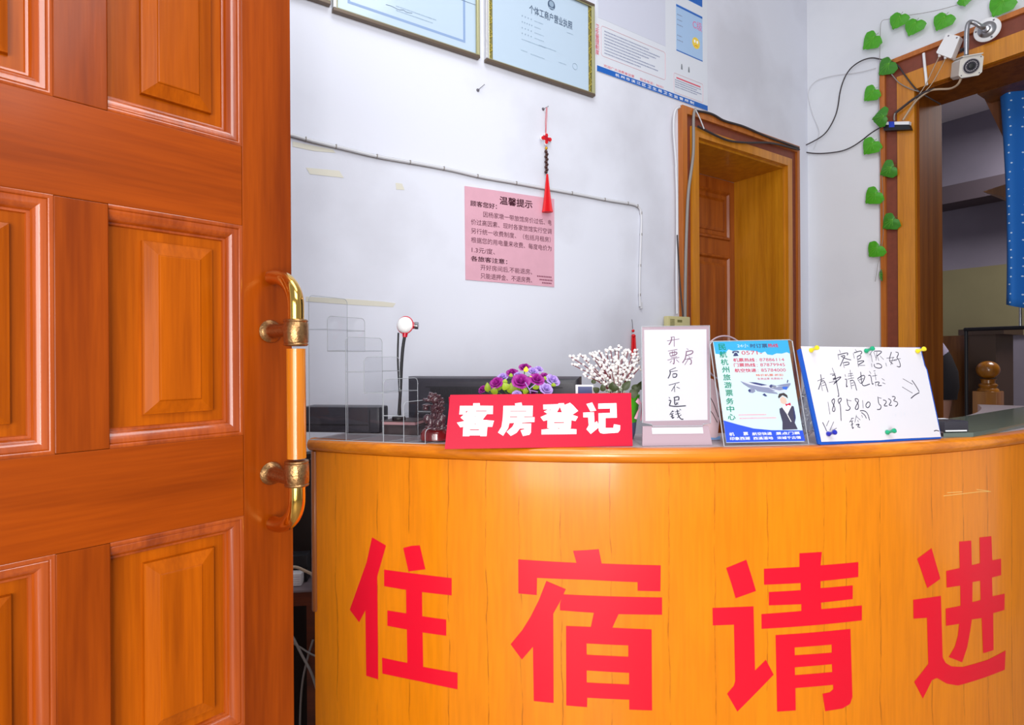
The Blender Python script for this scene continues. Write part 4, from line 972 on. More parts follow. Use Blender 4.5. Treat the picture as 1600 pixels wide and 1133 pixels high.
m = MB(); m.tube([DF.P(_FR*math.cos(2*math.pi*i/48), _FR*math.sin(2*math.pi*i/48)) for i in range(49)], .0022, 8); m.build('rim', M['acrP'], dk, 60)
MB().fbox(DF, -.009, .009, -(dc.z-ZT-.0015)/DF.u.z, -.05, -.002, .002).build('handle', M['acrP'], dk)
M['bag'] = clear('plastic_bag_film', (.86, .87, .9, 1), .3, .15)
bm2 = bmesh.new(); bmesh.ops.create_icosphere(bm2, subdivisions=4, radius=1)
for v in bm2.verts:
    n_ = v.co.copy(); k = 1+.16*math.sin(5*n_.x+3*n_.z)*math.cos(4*n_.y+6*n_.z)+.10*math.sin(13*n_.x-9*n_.z)+.06*math.sin(21*n_.y+17*n_.z)
    v.co = Vector((n_.x*.030*k, n_.y*.022*k, n_.z*.052*k))
mz = min(v.co.z for v in bm2.verts); pb = at(1266, 660, 1.385)
m = MB(); m.b.free(); m.b = bm2
bmesh.ops.translate(bm2, verts=bm2.verts, vec=Vector((pb.x, pb.y, ZT+.001-mz)))
m.build('plastic_bag', M['bag'], None, 180, label='crumpled clear plastic bag between the airline flyer and the blue board', cat='plastic bag')

# little side table in the gap between door and desk
M['tbl'] = wood('dark_table_wood', '6E3218', '4E2010', 0, .4, .2, 20); M['tblT'] = pmat('grey_table_top', '7A6C70', .4)
tz = EYE-(905-559)/F*1.62
t0 = at(452, 905, 1.56); tcx, tcy = t0.x, t0.y
st = thing('side_table', (tcx-.10, tcy+.11, 0), 'small dark wooden side table in the gap between door and desk', 'side table')
ST = Fr((tcx-.14, tcy-.02, 0), (1, .12, 0), Z3)
MB().fbox(ST, 0, .22, tz-.006, tz, -.115, .012, .002).build('table_top', M['tblT'], st)
MB().fbox(ST, .006, .214, tz-.045, tz-.0062, -.110, .004).build('apron', M['tbl'], st)
for a in (.008, .186):
    for c in (-.108, -.03): MB().fbox(ST, a, a+.026, 0, tz-.0455, c, c+.026).build('leg', M['tbl'], st)
def stf(x, y, D=1.57): return at(x, y, D)
p = stf(466, 922); PA = Fr((p.x-.06, p.y, tz+.0006), (1, .1, 0), Z3)
pa = thing('power_adapter', PA.P(.03, 0, -.02), 'white power adapter lying on the small side table behind the door', 'adapter')
MB().fbox(PA, 0, .066, 0, .034, -.05, 0, .004).build('housing', M['white'], pa, 40)
for k in range(4): MB().fbox(PA, .03, .062, .007+k*.006, .009+k*.006, -.001, .0007).build('rib', M['cableW'], pa)
y0 = stf(452, 884); y1 = stf(489, 898)
cab = lambda nm, pts, r, mt, lb, cat='cable', grp=None, it=3: MB().tube(smooth3(pts, it), r, 8).build(nm, M[mt], None, 60, label=lb, cat=cat, group=grp)
cab('data_cable', [stf(446, 888), stf(462, 885), stf(476, 892), stf(490, 898), stf(505, 920), stf(512, 960)], .0042, 'cableT', 'short tan cable with a plug above the white adapter')
cab('power_cable', [stf(452, 988, 1.53), stf(458, 996, 1.53), stf(472, 1025, 1.53), stf(490, 1056, 1.53), stf(505, 1120, 1.53)], .0036, 'cableG', 'thicker grey cable slanting down under the side table')
cab('power_cable', [stf(452, 1002, 1.55), stf(470, 1012, 1.55), stf(488, 1024, 1.55), stf(510, 1030, 1.55)], .0026, 'cableG', 'thin grey cable crossing almost level under the side table')
cab('power_cable', [stf(489, 1000, 1.56), stf(480, 1030, 1.56), stf(471, 1070, 1.56), stf(468, 1140, 1.56), stf(468, 1250, 1.56)], .003, 'cableG', 'grey cable curving straight down under the side table')
p = stf(470, 872, 1.60)
sp_ = Fr((p.x-.05, p.y, tz+.0006), (1, .1, 0), Z3)
MB().fbox(sp_, 0, .065, 0, .075, -.045, 0, .004).build('speaker_box', M['dblack'], None, 40, label='small black box standing behind the white adapter on the side table', cat='box')

a0, _ = WB.px(425, 800); a1, _ = WB.px(535, 800)
kb = thing('filler_cabinet', WB.P((a0+a1)/2, 0, .04), 'added dark cabinet standing in for the shaded black clutter behind the side table', 'cabinet')
M['dcab'] = pmat('filler_cabinet_board', '2A211F', .5)  # cabinet added to keep the gap as dark as its shaded clutter
MB().fbox(WB, a0, a1, .04, 1.0, .003, .055).build('carcass', M['dcab'], kb)
for k in range(2): MB().fbox(WB, a0+.004+(a1-a0)/2*k, a0-.004+(a1-a0)/2*(k+1), .06, .985, .0552, .066, .001).build('door', M['dcab'], kb)
MB().fbox(WB, a0+.01, a1-.01, 0, .0398, .008, .045).build('plinth', M['dblack'], kb)

# ------------------------------------------------------------------ things on the back wall
def wallcable(fr, pts, c, r, mt, name, lb, grp=None, cat='cable', it=3, extra=None):
    q = [fr.hit(x, y, (c if not isinstance(c, (list, tuple)) else c[i])) for i, (x, y) in enumerate(pts)]
    return MB().tube(smooth3(q, it), r, 8).build(name, M[mt], None, 60, label=lb, cat=cat, group=grp)
z4 = lambda x, y: (x/3.2+450, y/3.2)
z5 = lambda x, y: (x/4+900, y/4)
z8 = lambda x, y: (x/2.7625+980, y/2.7625+150)
M['frG'] = pmat('gilt_green_frame', 'B9B790', .35, .4); M['frB'] = pmat('frame_brown_edge', '6A5A4C', .4, .3); M['frS'] = pmat('silver_frame_side', 'D6D6DA', .35, .5)
M['cert'] = pmat('pale_blue_certificate', 'BFD3E6', .25, coat=.3); M['certL'] = pmat('certificate_blue_line', '8CA6CE', .4); M['certI'] = pmat('certificate_print', '4A5E78', .5); M['certT'] = pmat('certificate_faint_print', '93A9BE', .5)
M['goldL'] = pmat('gold_scroll_border', 'B8A640', .4, noise=.6, nscale=90); M['goldD'] = pmat('dark_gold_border', '7E7640', .4)
FRH = .40
def pframe(name, xl, xr, yb_r, label, cat='framed certificate'):
    cth = .022
    a0 = WB.px(xl, 40, cth)[0]; a1, b0 = WB.px(xr, yb_r, cth)
    t = thing(name, WB.P((a0+a1)/2, b0, 0), label, cat)
    w = .011
    for nm, (p0, p1, q0, q1, mt) in dict(bottom_bar=(a0, a1, b0, b0+w, 'frB'), top_bar=(a0, a1, b0+FRH-w, b0+FRH, 'frB'), left_bar=(a0, a0+w, b0+w, b0+FRH-w, 'frS'), right_bar=(a1-w, a1, b0+w, b0+FRH-w, 'frG')).items():
        m = MB(); m.fbox(WB, p0, p1, q0, q1, .002, cth, .002); m.build(nm, M[mt], t)
    m = MB()
    m.rloft(WB, a0+w-.001, a1-w+.001, b0+w-.001, b0+FRH-w+.001, [(0, .019), (.004, .0205), (.006, .017)], cap=False); m.build('inner_lip', M['frG'], t)
    MB().fbox(WB, a0+.004, a1-.004, b0+.004, b0+FRH-.004, .001, .010).build('backing_board', M['frB'], t)
    sh = MB().fbox(WB, a0+w, a1-w, b0+w, b0+FRH-w, .0102, .0108).build('certificate', M['cert'], t)
    return t, sh, a0, a1, b0
t, sh, a0, a1, b0 = pframe('framed_certificate', 521, 750.5, 91, 'framed pale blue certificate with a blue inner line, beside the business licence')
c = .0112
ia, ib = a0+.05, a1-.058; bb = b0+.045
m = MB(); m.rloft(WB, ia, ib, bb, b0+FRH-.05, [(0, c), (.009, c)], cap=False); m.build('border_line', M['certL'], sh)
m = MB(); m.strokes(WB, [[(620,60),(680,75),(740,110),(790,112)],[(790,112),(820,135),(875,143)],[(1310,0),(1400,35),(1520,75)]], lambda x, y: (x/6.154+500, y/6.154), .0016, c+.0002); m.build('scribbled_line', M['certI'], sh)
m = MB(); dash_rows(m, WB, ia+.17, ib-.05, [bb+.045, bb+.030], .004, c, 3, (.6, 1)); m.build('small_print', M['certT'], sh)
t, sh, a0, a1, b0 = pframe('framed_certificate', 380, 517, 7, 'framed certificate highest on the wall, mostly hidden behind the entrance door')
dash = MB(); dash_rows(dash, WB, a0+.05, a1-.05, [b0+.1, b0+.12, b0+.14], .005, c, 4); dash.build('small_print', M['certT'], sh)
t, sh, a0, a1, b0 = pframe('business_licence', 760, 930.5, 150.5, 'framed pale blue business licence with gold scroll borders', 'framed licence')
t_ = b0+FRH
for x0, x1, nm in ((a0+.0115, a0+.034, 'gold_border'), (a1-.030, a1-.0115, 'gold_border')):
    p = MB().fbox(WB, x0, x1, b0+.0115, t_-.0115, .0109, .0113).build(nm, M['goldD'], sh)
    m = MB()
    n = 14
    for k in range(n):
        y = b0+.02+(FRH-.05)*k/(n-1); xm = (x0+x1)/2; w = (x1-x0)*.36
        m.tube([WB.P(xm+w*math.sin(j*.9+k*math.pi), y+.024*(j/7-.5), .0114) for j in range(8)], .0026, 6)
    m.build('scroll', M['goldL'], p)
iw = lambda x, y: WB.px(x/7.079+750, y/7.079, .0115)
def wtext(mb, fr, s, f, xl, yb_, xr, hpx, c, bold=0, w=None):
    a, b = f(xl, yb_); a2 = f(xr, yb_)[0]; h = f(xl, yb_-hpx)[1]-b
    mb.text(fr, s, a, b, a2, b+h, c, bold)
m = MB(); wtext(m, WB, '个体工商户营业执照', iw, 545, 140, 1020, 95, .0115, .02); m.build('licence_title', M['certI'], sh)
ca, cb = iw(790, 55)
m = MB(); m.prism(WB, [(ca+.019*math.cos(2*math.pi*k/24), cb+.020*math.sin(2*math.pi*k/24)) for k in range(24)], .0113, .0115); m.build('emblem', M['certI'], sh)
m = MB(); m.prism(WB, [(ca+.012*math.cos(2*math.pi*k/24), cb+.004+.012*math.sin(2*math.pi*k/24)) for k in range(24)], .0115, .0117)
m.fbox(WB, ca-.013, ca+.013, cb-.016, cb-.011, .0115, .0117); m.build('emblem_disc', M['certT'], sh)
m = MB()
for k, y in enumerate((165, 232, 297, 358)):
    a, b = iw(462, y)
    for j in range(4 if k != 1 else 5): m.fbox(WB, a+j*.0145*(1 if k != 1 else .8), a+j*.0145*(1 if k != 1 else .8)+.005, b-.005, b, .0114, .0115)
    dash_rows(m, WB, a+.062, a+.11+.02*(k == 3), [b-.005], .003, .0114, k, (.6, 1))
for k, (x, y, L) in enumerate(((460, 425, .12), (650, 490, .09), (455, 545, .03), (560, 590, .07), (870, 680, .04), (960, 350, .035))):
    a, b = iw(x, y); dash_rows(m, WB, a, a+L, [b-.004], .003, .0114, k, (1, 1))
m.build('licence_print', M['certT'], sh)
a, b = iw(1050, 735)
m = MB(); m.tube([WB.P(a+.013*math.cos(k*math.pi/10), b+.013*math.sin(k*math.pi/10), .0115) for k in range(21)], .0007, 6); m.build('seal', M['certT'], sh)

# hygiene poster
M['post'] = pmat('poster_board', 'DFE3EC', .35); M['postB'] = pmat('poster_blue', '0F62BE', .4); M['postR'] = pmat('poster_red_print', 'E2425E', .5); M['postP'] = pmat('poster_pale_sheet', 'D3D6E6', .4); M['postI'] = pmat('poster_small_print', '8890B0', .5)
M['postS'] = pmat('poster_light_blue', 'A9C8EC', .4); M['smile'] = pmat('poster_yellow_face', 'F3D34A', .5); M['pinkT'] = pmat('poster_pink_print', 'E873A6', .5); M['lineP'] = pmat('poster_pink_line', 'E2A8B4', .5); M['grey'] = pmat('poster_grey_print', '7A8088', .5)
iq = lambda x, y: WB.px(x/6.292+925, y/6.292, .0045)
a0 = WB.px(932.5, 60, .004)[0]; a1 = WB.px(1105.3, 120, .004)[0]; b0 = WB.px(1105, 173, .004)[1]
bt_ = b0+.62
ps = thing('hygiene_poster', WB.P((a0+a1)/2, b0, 0), 'white hygiene notice board with a blue bottom band above the panelled door', 'poster')
bdp = MB().fbox(WB, a0, a1, b0, bt_, .0008, .004).build('board', M['post'], ps)
bh = iq(50, 640)[1]-b0
MB().fbox(WB, a0, a1, b0, b0+bh, .0041, .0044).build('blue_band', M['postB'], bdp)
m = MB(); chs = '杭州市滨江区卫生局卫生监督所制'
for k, ch in enumerate(chs):
    x = 230+k*52.3; a = iq(x, 800)[0]; a2 = iq(x+38, 800)[0]; m.text(WB, ch, a, b0+bh*.25, a2, b0+bh*.78, .0046, .02)
m.build('band_lettering', M['lett'], bdp)
m = MB(); a, b = iq(115, 640); a2 = iq(415, 640)[0]; hgt = bh*.48; m.text(WB, '欢迎广大消费者监督', a, b0+bh*1.16, a2, b0+bh*1.16+hgt, .0046)
a = iq(470, 700)[0]; a2 = iq(700, 800)[0]; m.text(WB, '投诉电话：96301', a, b0+bh*1.16, a2, b0+bh*1.16+hgt, .0046); m.build('red_lettering', M['postR'], bdp)
m = MB()
for k, ch in enumerate('卫生管理制度'):
    a, b = iq(36, 280+k*50); m.text(WB, ch, a, b, a+.020, b+.021, .0046, .01)
m.build('red_side_lettering', M['postR'], bdp)
def rrect(mb, a0, a1, b0, b1, r, c, th):
    pts = []
    for cx, cy, s in ((a1-r, b1-r, 0), (a0+r, b1-r, 1), (a0+r, b0+r, 2), (a1-r, b0+r, 3)):
        for j in range(5): t = (s+j/4)*math.pi/2; pts.append(WB.P(cx+r*math.cos(t), cy+r*math.sin(t), c))
    mb.tube(pts+[pts[0]], th, 6)
xa, yb_ = iq(90, 545); xb = iq(722, 790)[0]; yt = iq(90, 250)[1]
m = MB(); rrect(m, xa, xb, yb_, yt, .012, .0046, .0008); m.build('rule_box_line', M['lineP'], bdp)
m = MB(); n = 8; dash_rows(m, WB, xa+.02, xb-.02, [yt-.022-(yt-yb_-.036)*k/(n-1) for k in range(n)], .0055, .0046, 11, (.55, 1)); m.build('rule_print', M['postI'], bdp)
sa = iq(60, 100)[0]; sb = iq(722, 300)[0]; sy0 = iq(60, 170)[1]
MB().fbox(WB, sa, sb, sy0, bt_-.02, .0041, .0045).build('pale_sheet', M['postP'], bdp)
la, lb2 = iq(828, 300)[0], iq(1086, 400)[0]; ly0 = iq(828, 495)[1]
p = MB().fbox(WB, la, lb2, ly0, bt_-.03, .0041, .0046).build('blue_panel', M['postS'], bdp)
yy_ = iq(828, 60)[1]
for s0, s1 in ((ly0, ly0+.005), (yy_, yy_+.010), (yy_+.06, yy_+.11)): MB().fbox(WB, la, lb2, s0, s1, .0046, .0048).build('panel_stripe', M['postB'], p)
m = MB(); m.fbox(WB, la, lb2, yy_+.012, yy_+.058, .0046, .0048); m.build('panel_stripe', M['post'], p)
m = MB(); a, b = iq(990, 275); m.text(WB, 'C级', a, b, lb2-.004, b+.045, .0049, .0); m.build('grade_lettering', M['pinkT'], p)
fa_, fb2 = iq(1022, 425); R_ = .029
fm = MB().prism(WB, [(fa_+R_*math.cos(2*math.pi*k/28), fb2+R_*.98*math.sin(2*math.pi*k/28)) for k in range(28)], .0046, .0049).build('face_symbol', M['smile'], p)
m = MB()
for dx in (-.010, .010): m.prism(WB, [(fa_+dx+.0065*math.cos(2*math.pi*k/14), fb2+.007+.008*math.sin(2*math.pi*k/14)) for k in range(14)], .0049, .0051)
m.build('face_eyes', M['lett'], fm)
m = MB(); m.tube([WB.P(fa_+.010*math.cos(t), fb2-.018+.006*math.sin(t), .0051) for t in [math.pi*k/8 for k in range(9)]], .0010, 6); m.build('face_mouth', M['orng'], fm)
m = MB(); a = la+.006; dash_rows(m, WB, a, a+.042, [iq(840, y)[1] for y in (145, 195, 245, 350, 395)], .005, .0048, 5, (.8, 1)); m.build('panel_print', M['postI'], p)
m = MB(); a = iq(845, 620)[0]; y0 = iq(900, 690)[1]
for dx in (.022, .075):
    m.prism(WB, [(a+dx, y0), (a+dx+.012, y0), (a+dx+.010, y0+.018), (a+dx+.008, y0+.027), (a+dx+.003, y0+.027), (a+dx+.001, y0+.015)], .0041, .0045)
m.build('portrait_print', M['grey'], bdp)
xa, yb_ = iq(806, 905); xb = iq(1090, 1000)[0]; yt = iq(806, 715)[1]
m = MB(); rrect(m, xa, xb, yb_, yt, .006, .0046, .0007); m.build('rule_box_line', M['lineP'], bdp)
m = MB(); dash_rows(m, WB, xa+.008, xb-.008, [yt-.034, yt-.045, yt-.056, yt-.067], .005, .0046, 6, (.8, 1)); m.build('rule_print', M['postI'], bdp)
m = MB(); m.fbox(WB, xa+.018, xb-.018, yt-.022, yt-.016, .0044, .0046); m.build('red_heading', M['postR'], bdp)

# pink notice
M['pink'] = pmat('pink_notice_paper', 'E2ABBC', .6, noise=.12, nscale=20); M['plum'] = pmat('plum_print', '5A1E34', .5); M['plumL'] = pmat('plum_light_print', '8A4A60', .5)
c = .003
pc4 = [WB.px(x, y, c) for x, y in ((727.5, 437), (866, 448.5), (866, 311), (726, 290.5))]
pn = MB().prism(WB, pc4, .0012, c)
pn = pn.build('pink_notice', M['pink'], None, label='pink printed paper notice taped to the white wall below the red pendant', cat='notice')
(bl, br, tr, tl) = pc4
def PN(u, v):      # position within the sheet
    lo = Vector(bl).lerp(Vector(br), u); hi = Vector(tl).lerp(Vector(tr), u); return lo.lerp(hi, v)
PNF = Fr(WB.P(0, 0, 0), WB.r, WB.u, WB.n)
def ntext(m, s, u0, v0, u1, v1, bold=0):
    b2 = MB(); b2.text(Fr((0, 0, 0), (1, 0, 0), (0, 1, 0)), s, u0, v0, u1, v1, 0, bold)
    mp = {}
    for v in b2.b.verts:
        q = PN(v.co.x, v.co.y); mp[v] = m.b.verts.new(WB.P(q.x, q.y, c+.0003))
    for f in b2.b.faces:
        try: m.b.faces.new([mp[v] for v in f.verts])
        except ValueError: pass
    b2.b.free()
for hs in (('温馨提示', .365, .855, .735, .945, .035), ('顾客您好：', .055, .795, .335, .855, .03), ('各旅客注意：', .055, .205, .445, .262, .03)):
    m = MB(); ntext(m, *hs); m.build('heading_print', M['plum'], pn)
m = MB()
for s, u0, v0, u1 in (('因杨家墩一带旅馆房价过低、', .19, .692, .885), ('电', .925, .695, .965), ('价过高因素、现时各家旅馆实行空调', .06, .595, .965), ('另行统一收费制度、（包括月租房）', .06, .500, .955), ('根据您的用电量来收费、每度电价为', .06, .402, .965), ('1.3元/度、', .065, .297, .31), ('开好房间后,不能退房、', .155, .115, .73), ('只能退押金、不退房费、', .155, .025, .73)):
    ntext(m, s, u0, v0, u1, v0+.062, .006)
m.build('body_print', M['plumL'], pn)
m = MB()
for k, v in enumerate((.098, .062, .028)):
    u = .79+.03*k
    while u < .97:
        q = [PN(u, v), PN(u+.014, v), PN(u+.014, v+.017), PN(u, v+.017)]; m.face([WB.P(p.x, p.y, c+.0003) for p in q]); u += .02
m.build('small_print', M['plumL'], pn)

# knot pendant, second tassel, nails, tape scraps
M['redT'] = pmat('red_silk', 'E00818', .5, noise=.3, nscale=300); M['gold'] = pmat('gold_bead', 'D8A020', .3, .6); M['beadD'] = pmat('dark_wood_beads', '3E1A14', .35); M['nail'] = pmat('grey_nail', '77747C', .4, .5)
wp = lambda x, y, c=.016: WB.hit(x, y, c)
kn = thing('knot_pendant', wp(854, 332, 0), 'red knot pendant with dark beads and a long tassel hanging on the white wall', 'pendant')
MB().tube([wp(853.5, 168), wp(852.2, 190), wp(852.6, 209)], .0010, 6).tube([wp(855, 168), wp(854, 190), wp(853, 209)], .0010, 6).build('cord', M['redT'], kn)
kc = wp(853.5, 217); KF = Fr(kc, WB.r, Z3, WB.n)
s_ = .026
s_ = .030
def lobes(k, c0, c1, nm, mt, par):
    m = MB()
    pts = []
    for q4 in range(4):                       # four rounded arms
        t0 = q4*math.pi/2
        for t, r in ((-.55, .42), (-.42, .78), (-.2, .98), (0, 1.02), (.2, .98), (.42, .78), (.55, .42)):
            pts.append((s_*r*k*math.cos(t0+t)*(1.0 if q4 % 2 == 0 else .8), s_*r*k*math.sin(t0+t)*(.85 if q4 % 2 else 1.0)))
    m.prism(KF, pts, c0, c1); return m.build(nm, mt, par)
lobes(1.0, -.004, -.001, 'white_edging', M['white'], kn)
kk = lobes(.80, -.0009, .005, 'knot', M['redT'], kn)
for k in range(-2, 3):
    MB().tube([KF.P(k*.0042-.010, .010, .0055), KF.P(k*.0042+.010, -.010, .0055)], .0011, 6).build('cord_ridge', M['redP'], kk)
MB().lathe(wp(853.6, 234), Z3, [(.003, 0), (.0055, .003), (.006, .007), (.0045, .011), (.002, .012)], 14).build('gold_bead', M['gold'], kn, 60)
for k in range(9):
    y = 237+k*4.0
    MB().ball(wp(853.8+(.7 if k % 2 else -.7), y), .0068, 12, 8, (1, 1, 1)).build('dark_bead', M['beadD'], kn, 180)
top_, btm = wp(855, 272, .024), wp(854.2, 331, .026)
def tassel(parent, top_, btm, r0, r1, mt):
    L = top_.z-btm.z; o = Vector((top_.x, top_.y, btm.z)); m = MB(); N = 40; rings = []
    for i in range(9):
        t = i/8; r = r1+(r0-r1)*t**.8
        rings.append([o+Vector((r*(1+.10*math.cos(k*math.pi))*math.cos(2*math.pi*k/N), r*.75*(1+.10*math.cos(k*math.pi))*math.sin(2*math.pi*k/N), L*t)) for k in range(N)])
    m.loft(rings); return m.build('tassel', mt, parent, 60)
tassel(kn, top_, btm, .0036, .0205, M['redT'])
tz_ = thing('small_tassel', WB.hit(989.5, 556, 0), 'short red bead tassel hanging low on the white wall above the berry branches', 'pendant')
wq = lambda x, y: WB.hit(x, y, .018)
MB().tube(smooth3([wq(987, 499), wq(988, 503), wq(988.6, 514)], 2), .0011, 6).build('hook_cord', M['dblack'], tz_)
MB().ball(wq(989.2, 517), .0068, 14, 10).build('bead', M['redT'], tz_, 180)
MB().ball(wq(989.8, 525), .0100, 14, 10, (1, 1, .85)).build('cap', M['redT'], tz_, 180)
tassel(tz_, wq(990, 527), wq(990.3, 556), .0085, .0125, M['redT'])
for x0, y0, x1, y1, lb in ((746.5, 141, 757, 132, 'bare nail in its plug on the white wall below the framed certificates'), (848.5, 170.5, 857, 166, 'nail holding the red knot pendant')):
    nl = thing('wall_nail', WB.hit(x0, y0, 0), lb, 'nail', 'nails in the white wall')
    MB().lathe(WB.hit(x0, y0, .0005), WB.n, [(.0065, 0), (.0055, .003), (.003, .006)], 12).build('plug', M['nail'], nl, 40)
    p = WB.hit(x0, y0, .004); q_ = WB.hit(x1, y1, .022); d_ = (q_-p).normalized()
    MB().lathe(p, d_, [(.0013, 0), (.0013, (q_-p).length-.001), (.0028, (q_-p).length-.001), (.0028, (q_-p).length)], 8).build('shank', M['nail'], nl, 40)
M['tape'] = pmat('yellowed_tape', 'DEDACB', .5)
for pts, lb in (([(457,221),(520,234),(524,239),(490,236),(457,229)], 'yellowed tape scrap just under the white cable near the entrance door'), ([(478,262),(530,267),(537,278),(484,272)], 'yellowed tape scrap slanting on the wall near the entrance door'), ([(618,286),(628,287),(632,297),(619,296)], 'small square tape scrap on the bare middle of the white wall'), ([(478,463.5),(540,467),(600,471.5),(618,474),(614,480),(545,476),(478,471)], 'long yellowed tape strip on the wall behind the clear rack')):
    MB().prism(WB, [WB.px(x, y) for x, y in pts], .0004, .0010).build('tape_scrap', M['tape'], None, label=lb, cat='tape', group='yellowed tape scraps on the white wall')

# white cable with clips
cp = [z4(18,675), z4(130,708), z4(250,735), z4(430,780), z4(560,803), z4(690,825), z4(830,852), z4(960,885), z4(1120,912), z4(1275,940), z4(1330,950), z4(1470,975), (950, 313), (980, 317.5), (993, 320), (1000, 325), (1002.5, 338), (1001.5, 370), (1000, 410), (999, 450), (1000, 479)]
cp = [(300, 172), (380, 193), (420, 202)]+cp
wc = thing('wall_cable', WB.hit(1000, 479, 0), 'long white clipped cable running across the white wall and down beside the door', 'cable')
q = smooth3([WB.hit(x, y, .008) for x, y in cp], 2)
MB().tube(q, .0052, 8).build('sheath', M['cableW'], wc, 60)
MB().tube([p-Z3*.0054-WB.n*.003 for p in q], .0015, 6).build('grey_strip', M['cableG'], wc, 60); MB().tube([p+Z3*.0056-WB.n*.003 for p in q], .0011, 6).build('grey_strip', M['cableG'], wc, 60)
for p_ in q[6::5]:
    o = p_-WB.n*.008; CF2 = Fr(o, WB.r, Z3, WB.n)
    MB().fbox(CF2, -.002, .002, -.0064, .0064, .001, .0142, .001).build('clip', M['cableG'], wc)
MB().fbox(Fr(WB.hit(1000, 476, 0), WB.r, Z3, WB.n), -.006, .006, -.02, .01, .001, .012, .002).build('end_plug', M['cableW'], wc)

# chime box and cables round the panelled door
M['beige'] = pmat('beige_plastic', 'CFC690', .4); M['olv'] = pmat('olive_grille', '7E7A4A', .5)
ca, cb = WB.px(1038, 517, .035); ca2 = WB.px(1072, 517, .035)[0]; ct = WB.px(1055, 495, .035)[1]
ch = thing('chime_box', WB.P((ca+ca2)/2, cb-.04, 0), 'beige plastic door chime box beside the panelled doorway', 'door chime')
MB().fbox(WB, ca, ca2, cb-.04, ct, .0305, .06, .004).build('case', M['beige'], ch, 40)
for k in range(6): MB().fbox(WB, ca+.012, ca+.042, ct-.018-k*.007, ct-.0145-k*.007, .0595, .0608).build('grille_slat', M['olv'], ch)
MB().fbox(WB, ca+.062, ca+.095, ct-.028, ct-.016, .0595, .0606).build('label_plate', M['olv'], ch)
wallcable(WB, [z5(648,668), z5(615,690), z5(608,800), z5(620,950), z5(628,1060), z8(210,300), z8(215,420), z8(215,640), z8(212,760), z8(215,940)], .036, .0055, 'cableW', 'door_cable', 'white cable running down the outer edge of the panelled door casing', 'cables round the panelled door')
wallcable(WB, [z8(216,600), z8(222,720), z8(228,820), z8(236,900), z8(241,955)], .046, .0035, 'cableK', 'door_cable', 'dark cable twisting down beside the white one on the door casing', 'cables round the panelled door')
wallcable(WB, [z8(250,960), z8(250,900), z8(252,750), z8(255,620), z8(262,420), z8(275,330), z8(286,250), z5(735,850), z5(733,720), z5(745,682)], .04, .0075, 'cableG', 'door_cable', 'thick grey cable hanging down the brown board of the panelled door casing', 'cables round the panelled door')
wallcable(WB, [z5(745,682), z5(770,730), z5(800,805)], .045, .003, 'cableW', 'door_cable', 'short white cable end at the top of the panelled door casing', 'cables round the panelled door')
wallcable(WB, [z5(740,690), z5(830,705), z5(870,722), z5(920,755), z5(985,772), z5(1050,790), z5(1180,850), z5(1310,895), z5(1390,925)], .037, .0055, 'cableK', 'door_cable', 'dark cable lying along the top edge of the panelled door casing', 'cables round the panelled door')
wallcable(WB, [z5(762,790), z5(860,840), z5(920,868), z5(970,884), z5(1080,894), z5(1190,889), z5(1280,905), z5(1350,925), z5(1395,935)], .036, .0055, 'cableK', 'door_cable', 'dark cable sagging across the brown board above the panelled door', 'cables round the panelled door')

# ------------------------------------------------------------------ things on the right wall
z6 = lambda x, y: (x/4.046+1230, y/4.046)
z7 = lambda x, y: (x/3.776+1230, y/3.776+260)
z9 = lambda x, y: (x/7.085+1370, y/7.085+60)
M['leaf'] = pmat('bright_ivy_leaf', '4FAE1E', .45, noise=.35, nscale=60); M['leaf2'] = pmat('deep_ivy_leaf', '3F8A22', .45, noise=.35, nscale=60); M['vein'] = pmat('leaf_vein', '74C43C', .5)
vg = thing('ivy_garland', WR.hit(1376, 440, 0), 'garland of bright green artificial ivy leaves on a string around the doorway corner', 'garland')
vs_ = [z7(520, 680), z7(540, 545), z7(565, 440), z7(568, 330), z7(566, 180), z7(560, 60), z6(590, 1030), z6(585, 860), z6(575, 700), z6(580, 560), z6(585, 380), z6(588, 200), z6(592, 128), z6(640, 122), z6(740, 100), z6(915, 75), z6(1090, 28), z6(1220, -20), z6(1400, -90)]
MB().tube(smooth3([WR.hit(x, y, .036) for x, y in vs_], 2), .0012, 6).build('string', M['cableG'], vg)
